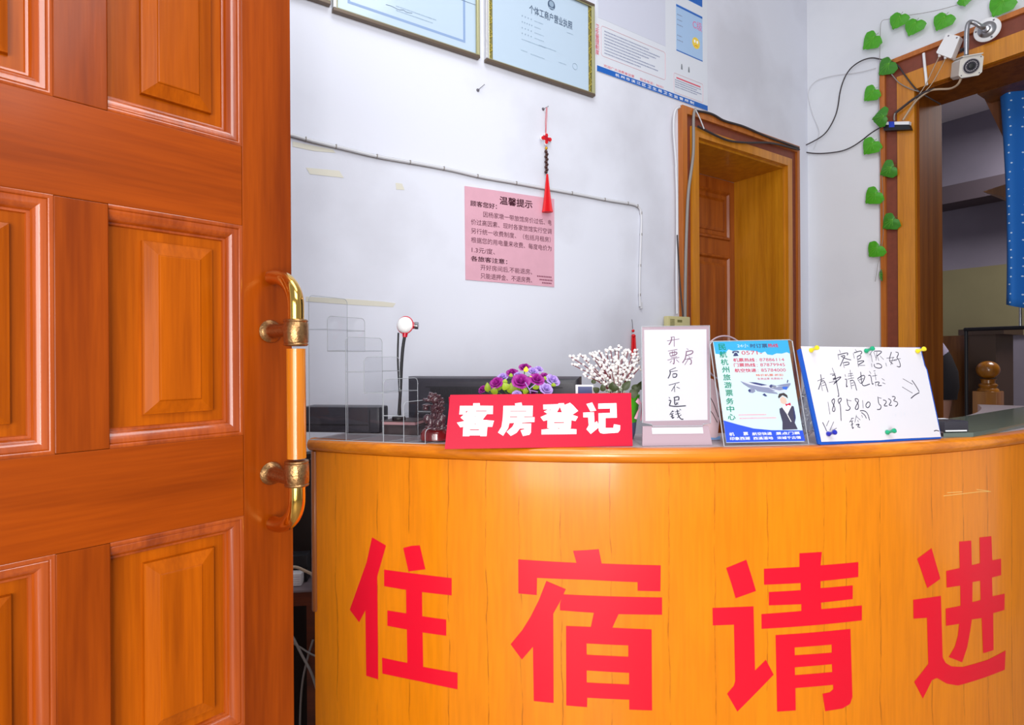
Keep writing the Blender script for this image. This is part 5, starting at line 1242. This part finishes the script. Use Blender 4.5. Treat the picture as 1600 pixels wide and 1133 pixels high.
def ivy(cx, cy, rpx, tipdx, tipdy, k, half=1.0, tilt=0, c=.045):
    o = WR.hit(cx, cy, c); sc = rpx*(o-CAM).y/F
    d = Vector((tipdx, -tipdy)).normalized()
    # work in picture-like axes of the wall so that the leaf tip hangs the way it does on the string
    wr = 1/abs(WR.r.x*1.0-(0)) if False else 1.0
    rr = (WR.r+WR.n*tilt).normalized(); nn = rr.cross(Z3).normalized()
    if nn.dot(WR.n) < 0: nn = -nn
    D_ = (rr*d.x*1.15+Z3*d.y).normalized(); S_ = nn.cross(D_).normalized()
    b = MB(); N = 28; rim = []
    for i in range(N+1):
        t = i/N*2*math.pi
        # heart outline, t = 0 at the notch
        x = .92*math.sin(t)**3*(1.0)+.10*math.sin(t)
        y = -(0.78*math.cos(t)-.20*math.cos(2*t)-.09*math.cos(3*t)-.02*math.cos(4*t))
        j = 1+.045*math.sin(t*11)
        rim.append((x*j*(half if x > 0 else 1), y*j))
    cen = b.b.verts.new(o+nn*.004)
    mid, out = [], []
    for x, y in rim[:-1]:
        bend = -.16*abs(x)+.05*math.sin(x*5+y*4)-.10*max(0, y)**2
        mid.append(b.b.verts.new(o+(S_*x*.55+D_*y*.55)*sc+nn*(bend*.5*sc+.003)))
        out.append(b.b.verts.new(o+(S_*x+D_*y)*sc+nn*(bend*sc)))
    n = len(out)
    for i in range(n):
        b.b.faces.new((cen, mid[i], mid[(i+1) % n])); b.b.faces.new((mid[i], out[i], out[(i+1) % n], mid[(i+1) % n]))
    lf = b.build('leaf', M['leaf' if k == 0 else 'leaf2'], vg, 60, recalc=False)
    m = MB()
    for vx, vy in ((0, .95), (.55, .1), (-.55, .1), (.4, .5), (-.4, .5)):
        m.tube([o+nn*.0045-D_*.35*sc, o+(S_*vx*.5+D_*(vy*.5-.1))*sc+nn*(.004), o+(S_*vx+D_*vy)*sc*.8+nn*(-.10*abs(vx)*sc+.001)], .0008, 5)
    m.build('vein', M['vein'], lf)
    MB().tube([o-D_*.40*sc+nn*.002, o-D_*.75*sc-nn*.004], .0011, 5).build('leaf_stem', M['stem'], lf)
for x, y, r, tx, ty, k in ((530,255,68,-.7,.55,0),(700,125,62,-.3,.5,0),(800,165,64,-.45,.8,0),(982,130,66,-.5,.75,0),(1122,2,42,.0,1,0),(1350,30,78,-.5,.75,0),(628,420,66,-.6,.5,1),(530,590,60,-.7,.6,0),(592,740,62,-.75,-.1,1),(527,922,66,-.6,.7,0),(640,1070,62,-.75,.35,1)):
    px_, py_ = z6(x, y); ivy(px_, py_, r/4.046, tx, ty, k, c=.085 if y == 740 else .045)
for x, y, r, tx, ty, k in ((507,175,62,-.7,.6,0),(608,328,58,-.6,.5,1),(520,492,58,-.6,.7,0)):
    px_, py_ = z7(x, y); ivy(px_, py_, r/3.776, tx, ty, k)
px_, py_ = z7(552, 640); ivy(px_, py_, 48/3.776, .3, .9, 1, .5, 1.2)

# security camera on its bracket
cc = .135
fn_ = (WR.n+(CAM-WR.hit(1542, 46, 0)).normalized()*.9).normalized(); fu_ = Z3-fn_*Z3.dot(fn_); FG = Fr(WR.hit(1542.5, 46.5, .062), fu_.cross(fn_), fu_, fn_)
kam = thing('security_camera', WR.hit(1542, 46.5, 0), 'white box security camera hanging on a bent bracket above the wide doorway', 'security camera')
fc = WR.hit(1542.5, 46.5, .032)
MB().lathe(FG.P(0, 0, -.028), fn_, [(.03, 0), (.034, .02), (.049, .024), (.051, .028), (.047, .032), (.033, .0335)], 36).build('flange', M['white'], kam, 40)
MB().lathe(FG.P(0, 0, .0052), fn_, [(.035, 0), (.034, .006), (.024, .013), (.016, .015), (.015, .028), (.012, .030)], 30).build('ball_socket', M['steel'], kam, 40)
for t in (.9, 3.0, 5.1): MB().lathe(FG.P(.041*math.cos(t), .041*math.sin(t), .0045), fn_, [(.004, 0), (.004, .002), (.001, .003)], 10).build('screw', M['nail'], kam)
arm = [FG.P(0, 0, .02), WR.hit(1531, 40.5, .115), WR.hit(1521, 34.5, cc-.012), WR.hit(1514, 34, cc), WR.hit(1511, 42, cc+.004), WR.hit(1510, 60, cc+.004), WR.hit(1510, 86, cc+.004)]
MB().tube(smooth3(arm, 3), .0098, 14).build('bracket_arm', M['steel'], kam, 60)
MB().lathe(WR.hit(1510, 90, cc+.004), Z3, [(.005, 0), (.005, .02)], 10).build('joint', M['nail'], kam)
MB().lathe(WR.hit(1503, 78, cc+.004), WR.r, [(.004, -.008), (.008, -.006), (.008, .006), (.004, .008)], 10).build('wing_nut', M['dblack'], kam)
bc = WR.hit(1517, 103.5, cc+.01)
ka = (CAM-bc); ka.z *= .5; ka = (ka.normalized()+Vector((.30, 0, -.1))).normalized()
kr = Vector((-ka.y, ka.x, 0)).normalized(); ku = ka.cross(kr).normalized()
if ku.z < 0: ku = -ku
if kr.x < 0: kr = -kr
KC = Fr(bc, kr, ku, ka)
M['camB'] = pmat('camera_white_shell', 'D8D4CC', .4); M['camD'] = pmat('camera_black_glass', '2A2630', .1, coat=.6); M['camR'] = pmat('camera_led_ring', 'A9A3A8', .3)
hs = .0435
def oct_(s, ch): return [(-s, -s+ch), (-s+ch, -s), (s-ch, -s), (s, -s+ch), (s, s-ch), (s-ch, s), (-s+ch, s), (-s, s-ch)]
MB().prism(KC, oct_(hs, .012), -.125, -.004).build('body', M['camB'], kam)
MB().prism(KC, oct_(hs*1.02, .012), -.0039, .002).build('front_face', M['camB'], kam)
MB().lathe(KC.P(0, 0, .002), KC.n, [(.002, 0), (.033, 0), (.033, .002), (.030, .003)], 32).build('ring', M['camR'], kam, 40)
MB().lathe(KC.P(0, 0, .0052), KC.n, [(.002, 0), (.030, 0), (.0295, .001)], 32).build('glass_disc', M['camD'], kam, 40)
for k in range(18):
    t = 2*math.pi*k/18
    MB().lathe(KC.P(.021*math.cos(t), .021*math.sin(t), .0063), KC.n, [(.0005, 0), (.0030, 0), (.0024, .0012), (.0005, .0018)], 8).build('led', M['camR'], kam, 60)
MB().lathe(KC.P(0, 0, .0063), KC.n, [(.002, 0), (.0125, 0), (.0115, .004), (.008, .005)], 20).build('lens', M['dblack'], kam, 40)
for sx, sy in ((1, 1), (1, -1), (-1, -1)): MB().lathe(KC.P(sx*.034, sy*.034, .002), KC.n, [(.0005, 0), (.003, 0), (.0005, .001)], 8).build('screw', M['nail'], kam)
MB().fbox(KC, -hs*.9, hs*.9, hs+.0005, hs+.006, -.13, .012, .002).build('sun_shield', M['camB'], kam)

# white junction box, black adapter
jf = [(1478.5, 53), (1480, 52), (1499, 56.5), (1499.5, 58.5), (1487, 90), (1485, 91), (1463.5, 83), (1463, 81)]
jb = thing('junction_box', WR.hit(1481, 91, 0), 'tilted white junction box fixed to the doorway casing beside the security camera', 'junction box')
MB().prism(WR, [WR.px(x, y, .075) for x, y in jf], .034, .075).build('case', M['white'], jb)
m = MB()
for x, y in ((1482, 56), (1495, 59)): m = MB(); a, b = WR.px(x, y, .0752); m.prism(WR, [(a+.004*math.cos(k), b+.004*math.sin(k)) for k in range(6)], .0751, .0765); m.build('screw', M['nail'], jb)
for x, y in ((1468, 85), (1477, 88)):
    MB().lathe(WR.hit(x, y+2.2, .06), Z3, [(.005, -.006), (.006, 0), (.006, .008)], 10).build('cable_gland', M['white'], jb)
ad = thing('power_adapter', WR.hit(1400, 203, 0), 'flat black power adapter with a white lid taped across the doorway casing', 'adapter')
wx = lambda pts, c: [WR.px(x, y, c) for x, y in pts]
MB().prism(WR, wx([(1379, 195.2), (1420, 194.7), (1422.5, 202), (1381.5, 204)], .062), .032, .062).build('case', M['dblack'], ad, 40)
MB().prism(WR, wx([(1380, 190.5), (1420.5, 189.5), (1420, 194.5), (1379, 195)], .06), .033, .06).build('lid', M['white'], ad, 40)
MB().prism(WR, wx([(1388.5, 190), (1397, 189.8), (1397.5, 198.6), (1389, 199)], .0635), .0622, .0635).build('blue_tape', pmat('blue_tape', '1E3FC0', .4), ad)

def rcab(name, pts, cs, r, mt, lb): return wallcable(WR, pts, cs, r, mt, name, lb, 'cables round the wide doorway')
rcab('wall_wire', [z6(35,935), z6(90,930), z6(165,895), z6(240,850), z6(290,770), z6(320,690), z6(335,560), z6(380,450), z6(450,390), z6(530,362), z6(590,375), z6(690,395), z6(740,470), z6(820,575), z6(900,620), z6(970,660)], [.03]+[.018]*9+[.024, .036, .04, .04, .02, -.05], .0034, 'cableK', 'dark cable looping up the white side wall from the panelled door to the wide doorway')
rcab('wall_wire', [z6(0,940), z6(60,950), z6(130,966), z6(200,972), z6(280,966), z6(350,955), z6(410,930), z6(470,890), z6(530,840), z6(590,805)], [.03, .02, .012, .012, .012, .012, .012, .014, .03, .045], .0034, 'cableK', 'dark cable sagging low across the white side wall to the black adapter')
rcab('wall_wire', [z6(560,430), z6(450,460), z6(320,472), z6(240,490), z6(190,505), z6(150,540), z6(130,590), z6(140,650), z6(165,740), z6(195,800), z6(205,840), z6(185,900), z6(165,945)], .010, .0022, 'cableW', 'thin pale wire running along the white side wall and down the room corner')
rcab('tape_strip', [z9(518,165), z9(530,300), z9(545,430), z9(552,520)], .036, .0065, 'white', 'white plastic strip across the doorway casing beside the junction box')
rcab('wall_wire', [z9(200,850), z9(205,825), z9(290,760), z9(390,680), z9(500,610), z9(570,580), z9(640,560)], [.045, .045, .045, .05, .055, .06, .06], .0062, 'cableK', 'thick wrapped cable bundle slanting from the black adapter across the casing corner')
rcab('wall_wire', [z9(290,905), z9(330,840), z9(430,690), z9(520,620), z9(600,570), z9(700,562), z9(800,562), z9(860,540), z9(905,505), z9(935,440)], [.05, .045, .045, .055, .06, .065, .08, .1, .12, .13], .005, 'cableT', 'tan cable running from the black adapter along the lintel to the security camera')
rcab('wall_wire', [z6(965,350), z6(920,440), z6(880,530), z6(840,590), z6(800,640)], [.06, .05, .045, .05, .05], .0022, 'cableT', 'thin tan wire hanging from the first gland of the white junction box')
rcab('wall_wire', [z6(1005,362), z6(960,450), z6(910,540), z6(850,600)], [.06, .05, .045, .05], .0022, 'cableT', 'thin tan wire hanging from the second gland of the white junction box')
rcab('wall_wire', [z9(195,910), z9(190,870), z9(200,830)], [.045, .05, .05], .004, 'cableG', 'short grey lead standing up from the black adapter lid')
rcab('wall_wire', [z6(660,470), z6(700,520), z6(750,550), z6(800,570), z6(830,578)], .04, .0025, 'cableG', 'thin grey wire curving under the ivy leaf on the casing corner')

# ------------------------------------------------------------------ darker room beyond the wide doorway
M['wineW'] = pmat('dark_beam_paint', '554A52', .7); M['dkwood'] = wood('dark_stair_wood', '96602A', '744618', 2, .4, .2, 14); M['dkwood2'] = pmat('very_dark_wood', '4A3628', .5)
M['newel'] = wood('newel_wood', 'A86A14', '8A5008', 2, .3, .4, 20)
IN = Fr(WR.P(0, 0, -RB), WR.r, Z3, WR.n)
ia = lambda x, y, c=0: IN.px(x, y, c)
# dark beam and lower painted wall
MB().fbox(IN, -1.05, 4.9, ia(1480, 330)[1], ia(1480, 322)[1]+.12, .002, .35).build('beam_inner', M['wineW'], None, kind='structure')
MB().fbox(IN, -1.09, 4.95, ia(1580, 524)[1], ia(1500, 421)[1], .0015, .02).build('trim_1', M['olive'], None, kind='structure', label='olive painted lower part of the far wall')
# stair: treads rising beyond the doorway
DS = 4.35
nw = at(1544, 640, DS)
sc = DS/F
np_ = thing('newel_post', (nw.x, nw.y, 0), 'turned wooden newel post with a ball top seen through the wide doorway', 'newel post')
zq = lambda y: at(1544, y, DS).z
hw_ = 15.5*sc
NPF = Fr((nw.x, nw.y, 0), WR.r, Z3, WR.n)
MB().fbox(NPF, -hw_, hw_, 0, zq(611), -hw_, hw_, .008).build('post', M['newel'], np_, 40)
MB().lathe(Vector((nw.x, nw.y, zq(610.8))), Z3, [(14*sc, 0), (13*sc, 3*sc), (10.5*sc, 5*sc), (12*sc, 8*sc), (12*sc, 10*sc), (9*sc, 12*sc), (9*sc, 17*sc), (11*sc, 18.5*sc)], 24).build('turned_neck', M['newel'], np_, 40)
MB().ball(Vector((nw.x, nw.y, zq(578))), 15*sc, 24, 16, (1, 1, .93)).build('ball_top', M['newel'], np_, 180)
# dark cupboard with an overhanging top
p = at(1507, 640, 4.75); CP = Fr((p.x, p.y, 0), WR.r, Z3, WR.n)
zc = lambda y: at(1530, y, 4.75).z
wcp = solve(lambda a: proj(CP.P(a, 1.2, 0))[0]-1556, .05, 1.5)
cu = thing('tall_cupboard', CP.P(wcp/2, 0, -.2), 'dark brown cupboard with an overhanging top behind the newel post', 'cupboard')
MB().fbox(CP, 0, wcp, 0, zc(524), -.4, 0).build('carcass', M['dkwood2'], cu)
MB().fbox(CP, -.03, wcp+.06, zc(524)+.0005, zc(515), -.42, .03).build('top_board', M['dkwood2'], cu)
MB().fbox(CP, .004, .03, .02, zc(526), .0005, .012).build('side_batten', M['dkwood'], cu)
p = at(1478, 640, 5.05); PNL = Fr((p.x, p.y, 0), WR.r, Z3, WR.n)
wpn = solve(lambda a: proj(PNL.P(a, 1.2, 0))[0]-1512, .05, 1.5)
MB().fbox(PNL, -.55, wpn, 0, at(1490, 525, 5.05).z, -.03, 0).build('wooden_partition', M['dkwood'], None, label='brown wooden partition board behind the person in black', cat='partition')
# shelf rail with a pale rod
p = at(1508, 515, 4.2); q_ = at(1598, 512, 3.75)
hr = thing('hand_rail', p, 'dark horizontal rail with a pale upright rod seen through the wide doorway', 'rail')
MB().tube([p, q_, q_+(q_-p)*.5], .014, 10).build('bar', M['dblack'], hr, 60)
v = p.lerp(q_, .965)
MB().tube([v+Z3*.012, v+Z3*.16], .008, 10).build('rod', M['steel'], hr, 60)
for t in (.02, 1.45):
    b_ = p.lerp(q_, t); MB().tube([Vector((b_.x, b_.y, 0)), b_-Z3*.012], .012, 10).build('upright', M['dblack'], hr, 60)
# low stair base
p = at(1556, 640, 4.5)
SF = Fr((p.x+.02, p.y, 0), WR.r, Z3, WR.n)
sb_ = thing('stair_flight', SF.P(.6, 0, -.5), 'brown wooden steps rising behind the newel post', 'stairs')
for k in range(5): MB().fbox(SF, .01+k*.26, 2.0, .16*k+.0005 if k else 0, .16*(k+1), -1.0, -.12).build('step', M['dkwood'], sb_)
# wedge bracket under the curtain rail and curtain
M['curt'] = pmat('blue_curtain_cloth', '1568B4', .8, noise=.2, nscale=10)
def curtain_mat():
    m, N, L, P = new_mat('blue_dotted_curtain')
    tc = N.new('ShaderNodeTexCoord'); vo = N.new('ShaderNodeTexVoronoi'); vo.inputs['Scale'].default_value = 22; vo.inputs['Randomness'].default_value = .3
    dt = N.new('ShaderNodeVectorMath'); dt.operation = 'DOT_PRODUCT'; dt.inputs[1].default_value = tuple(WR.r); L.new(tc.outputs['Object'], dt.inputs[0])
    sp = N.new('ShaderNodeSeparateXYZ'); L.new(tc.outputs['Object'], sp.inputs[0]); cb = N.new('ShaderNodeCombineXYZ')
    L.new(dt.outputs['Value'], cb.inputs[0]); L.new(sp.outputs[2], cb.inputs[1]); vo.voronoi_dimensions = '2D'
    L.new(cb.outputs[0], vo.inputs['Vector'])
    r = N.new('ShaderNodeValToRGB'); r.color_ramp.interpolation = 'CONSTANT'
    r.color_ramp.elements[0].color = hexc('BFD8F0'); r.color_ramp.elements[1].position = .085; r.color_ramp.elements[1].color = hexc('1466B8')
    L.new(vo.outputs['Distance'], r.inputs[0]); L.new(r.outputs[0], P.inputs['Base Color']); P.inputs['Roughness'].default_value = .8
    return m
M['curtD'] = curtain_mat()
CD = jd3+.14
p = WR.hit(1567, 300, -CD)
a0 = WR.px(1568, 300, -CD)[0]
ztop = at(1575, 128, (WR.hit(1568, 300, -CD)).y).z; zbot = WR.px(1570, 476, -CD)[1]
ct = thing('curtain', WR.P(a0+.3, zbot, -CD), 'blue curtain with small white dots hanging inside the wide doorway', 'curtain')
bmx = bmesh.new(); NX, NZ = 90, 24; grid = []
for j in range(NZ+1):
    v = j/NZ; row = []
    for i in range(NX+1):
        u = i/NX
        a = a0+u*.75+(.018*math.sin(v*3.0+.8)*(1-u)) - .025*(1-u)*(v-.45)**2
        c_ = -CD+.042*math.sin(u*36+.6*math.sin(v*4))*(.55+.45*(1-v))
        row.append(bmx.verts.new(WR.P(a, zbot+(ztop-zbot)*v-.03*(1-v)*math.sin(u*9), c_)))
    grid.append(row)
for j in range(NZ):
    for i in range(NX): bmx.faces.new((grid[j][i], grid[j][i+1], grid[j+1][i+1], grid[j+1][i]))
m = MB(); m.b.free(); m.b = bmx; cl = m.build('cloth', M['curtD'], ct, 180, recalc=False)
md = cl.modifiers.new('thickness', 'SOLIDIFY'); md.thickness = .003
m = MB(); 
for row in (grid[0],): pass
MB().tube([WR.P(a0-.05, ztop-.005, -CD), WR.P(a0+.85, ztop-.005, -CD)], .012, 12).build('curtain_rod', M['dblack'], ct, 60)
# boxed head above the curtain with a side board
hb = WR.px(1560, 118, -jd3)[1]
M['jambDD'] = wood('deep_brown_board', '7A4412', '5E300A', 2, .5, .1, 20)
pb0 = WR.px(1566, 200, -jd3-.05)[0]-.09
bx_ = thing('curtain_pelmet', WR.P(pb0+.5, ztop+.02, -jd3-.1), 'dark brown boxed pelmet above the blue curtain', 'pelmet')
MB().fbox(WR, pb0, R0-.02, ztop+.03, d3t-.013, -CD-.14, -jd3-.01).build('box', M['jambDD'], bx_)
MB().prism(WR, [(pb0-.05, ztop+.0295), (pb0+.06, ztop+.0295), (pb0+.10, ztop-.30), (pb0+.06, ztop-.30)], -CD-.12, -CD-.06).build('side_board', M['jambDD'], bx_)
p = at(1548, 305, 3.6)
W2 = Fr(p, WR.r, Z3, WR.n); s3 = 3.6/F
MB().prism(W2, [(-10*s3, 8*s3), (40*s3, 16*s3), (40*s3, -20*s3)], -.4, 0).build('wedge_board', M['dkwood'], None, label='pointed brown wooden board beside the blue curtain', cat='board')

# ------------------------------------------------------------------ person in black beyond the doorway, mostly behind the jamb
M['skinP'] = pmat('person_skin', 'B98A78', .55); M['dress'] = pmat('black_cloth', '141018', .8); M['shirt'] = pmat('pale_lilac_cloth', 'A8A0B8', .8); M['hairP'] = pmat('black_hair', '120E10', .4); M['shoe'] = pmat('dark_shoe', '1A1616', .5)
PDp = 4.75
hip = at(1455, 586, PDp)                      # centre of the hips
fx = Vector((-1, -.15, 0)).normalized()       # the way the person faces
sx = Vector((-fx.y, fx.x, 0))
def skin(name, verts, edges, mat, parent, sub=2):
    me = bpy.data.meshes.new(name); me.from_pydata([tuple(v[0]-PO) for v in verts], edges, [])
    o = bpy.data.objects.new(name, me); COL.objects.link(o); o.parent = parent
    mo = o.modifiers.new('skin', 'SKIN'); mo.use_smooth_shade = True; mo.branch_smoothing = .4
    for i, sv in enumerate(me.skin_vertices[0].data):
        r = verts[i][1]; sv.radius = r if isinstance(r, tuple) else (r, r); sv.use_root = (i == 0)
    so = o.modifiers.new('sub', 'SUBSURF'); so.levels = sub; so.render_levels = sub
    me.materials.append(mat); return o
zf = hip.z-.84
PO = Vector((hip.x, hip.y, zf))
ped = thing('person', PO, 'person in a black skirt bending forward behind the wide doorway jamb', 'person')
def B(f, s, z): return PO+fx*f+sx*s+Z3*z
V = [(B(0, 0, .86), .135), (B(.05, 0, 1.00), .118), (B(.17, 0, 1.14), .122), (B(.30, 0, 1.27), .128), (B(.36, 0, 1.32), .085), (B(.41, 0, 1.37), .052), (B(.45, 0, 1.42), .060),
     (B(.0, .085, .80), .095), (B(.0, .09, .62), .078), (B(.02, .09, .44), .056), (B(-.02, .09, .28), .054), (B(-.03, .09, .09), .036), (B(.0, .09, .04), .034), (B(.13, .10, .03), .030),
     (B(.0, -.085, .80), .095), (B(.0, -.09, .62), .078), (B(.02, -.09, .44), .056), (B(-.02, -.09, .28), .054), (B(-.03, -.09, .09), .036), (B(.0, -.09, .04), .034), (B(.13, -.10, .03), .030),
     (B(.30, .15, 1.27), .062), (B(.36, .19, 1.06), .042), (B(.50, .17, .90), .032), (B(.55, .16, .86), .028),
     (B(.30, -.15, 1.27), .062), (B(.36, -.19, 1.06), .042), (B(.50, -.17, .90), .032), (B(.55, -.16, .86), .028)]
E_ = [(0,1),(1,2),(2,3),(3,4),(4,5),(5,6),(0,7),(7,8),(8,9),(9,10),(10,11),(11,12),(12,13),(0,14),(14,15),(15,16),(16,17),(17,18),(18,19),(19,20),(3,21),(21,22),(22,23),(23,24),(3,25),(25,26),(26,27),(27,28)]
body = skin('body', V, E_, M['skinP'], ped)
for s in (1, -1):                                # five bent fingers a side
    for k in range(4):
        o_ = B(.56, s*(.145+.012*k), .855)
        L = (.040, .046, .043, .034)[k]
        skin('finger', [(o_, .0085), (o_+fx*L*.5-Z3*L*.5, .0080), (o_+fx*L*.55-Z3*L, .0070)], [(0, 1), (1, 2)], M['skinP'], ped, 1)
    o_ = B(.545, s*.135, .865); skin('thumb', [(o_, .0095), (o_+fx*.022-sx*s*.022-Z3*.01, .0088), (o_+fx*.04-sx*s*.026-Z3*.025, .0075)], [(0, 1), (1, 2)], M['skinP'], ped, 1)
# head with face
hcn = B(.49, 0, 1.50)
hf = (fx*.92-Z3*.38).normalized(); hu = (Z3*.92+fx*.38).normalized(); hs_ = hu.cross(hf)
bmx = bmesh.new(); bmesh.ops.create_uvsphere(bmx, u_segments=24, v_segments=18, radius=1)
for v in bmx.verts:
    f, s, u = v.co.x, v.co.y, v.co.z
    f *= .096; s *= .076*(1-.22*max(0, -u)); uu = u*.118
    if f > 0: f += .004*math.exp(-((u+.15)/.18)**2-(s/.02)**2)*3.6        # nose
    if f > 0: f -= .006*math.exp(-((u-.05)/.10)**2-((abs(s)-.03)/.014)**2)  # eye hollows
    if f > 0: f += .004*math.exp(-((u+.45)/.09)**2-(s/.03)**2)             # lips
    v.co = hcn+hf*f+hs_*s+hu*uu
m = MB(); m.b.free(); m.b = bmx; m.build('head', M['skinP'], ped, 180)
for s in (1, -1):
    MB().ball(hcn+hf*.083+hs_*s*.03+hu*.006, .009, 10, 8).build('eye', M['white'], ped, 180)
    MB().ball(hcn+hf*.090+hs_*s*.03+hu*.006, .0045, 8, 6).build('iris', M['hairP'], ped, 180)
    MB().ball(hcn+hs_*s*.078-hu*.005, .024, 10, 8, (.6, .35, 1)).build('ear', M['skinP'], ped, 180)
MB().tube([hcn+hf*.0905+hs_*.02-hu*.054, hcn+hf*.096-hu*.055, hcn+hf*.0905-hs_*.02-hu*.054], .0035, 6).build('mouth', pmat('lip_colour', '8A4848', .5), ped, 60)
bmx = bmesh.new(); bmesh.ops.create_uvsphere(bmx, u_segments=24, v_segments=18, radius=1)
for v in bmx.verts:
    f, s, u = v.co.x, v.co.y, v.co.z
    k = 1.0
    ff = f*.108-.012; ss = s*.088; uu = u*.125+.008
    if f > .25 and u < .45: ff = min(ff, .03)
    if f < .2 and u < -.2: uu -= .05
    v.co = hcn+hf*ff+hs_*ss+hu*uu
m = MB(); m.b.free(); m.b = bmx; m.build('hair', M['hairP'], ped, 180)
# clothes
def cloth(name, rows, mat, n=28):
    rings = []
    for f, z, rf, rs, tilt in rows:
        d = fx*math.cos(tilt)-Z3*math.sin(tilt)
        rings.append([B(f, 0, z)+d*rf*math.cos(2*math.pi*k/n)+sx*rs*math.sin(2*math.pi*k/n) for k in range(n)])
    return MB().loft(rings, cap=False).build(name, mat, ped, 180)
cloth('skirt', [(-.0, .645, .155, .185, 0), (-.0, .68, .157, .187, 0), (-.01, .74, .163, .192, 0), (-.01, .86, .158, .185, .1), (.02, .97, .140, .165, .3), (.045, 1.02, .132, .155, .5)], M['dress'])
cloth('blouse', [(.035, 1.00, .136, .158, .5), (.09, 1.07, .134, .156, .75), (.19, 1.16, .138, .17, .85), (.29, 1.25, .135, .19, .85), (.345, 1.305, .10, .15, .85), (.375, 1.335, .066, .075, .85)], M['shirt'])
for s in (1, -1):
    MB().tube([B(.29, s*.13, 1.26), B(.32, s*.17, 1.18), B(.35, s*.19, 1.09)], [.072, .062, .054], 18).build('sleeve', M['shirt'], ped, 180)
    MB().ball(B(.05, s*.095, .0405), 1, 16, 10, (.13, .046, .04)).build('shoe', M['shoe'], ped, 180)
# landing the person stands on
MB().hexa([PO+fx*f+sx*s+Z3*(z-zf) for z in (0, zf-.004) for f, s in ((-.15, -.16), (.3, -.16), (.3, .16), (-.15, .16))]).build('stair_landing', M['dkwood'], None, label='low brown wooden landing under the person in black', cat='landing')
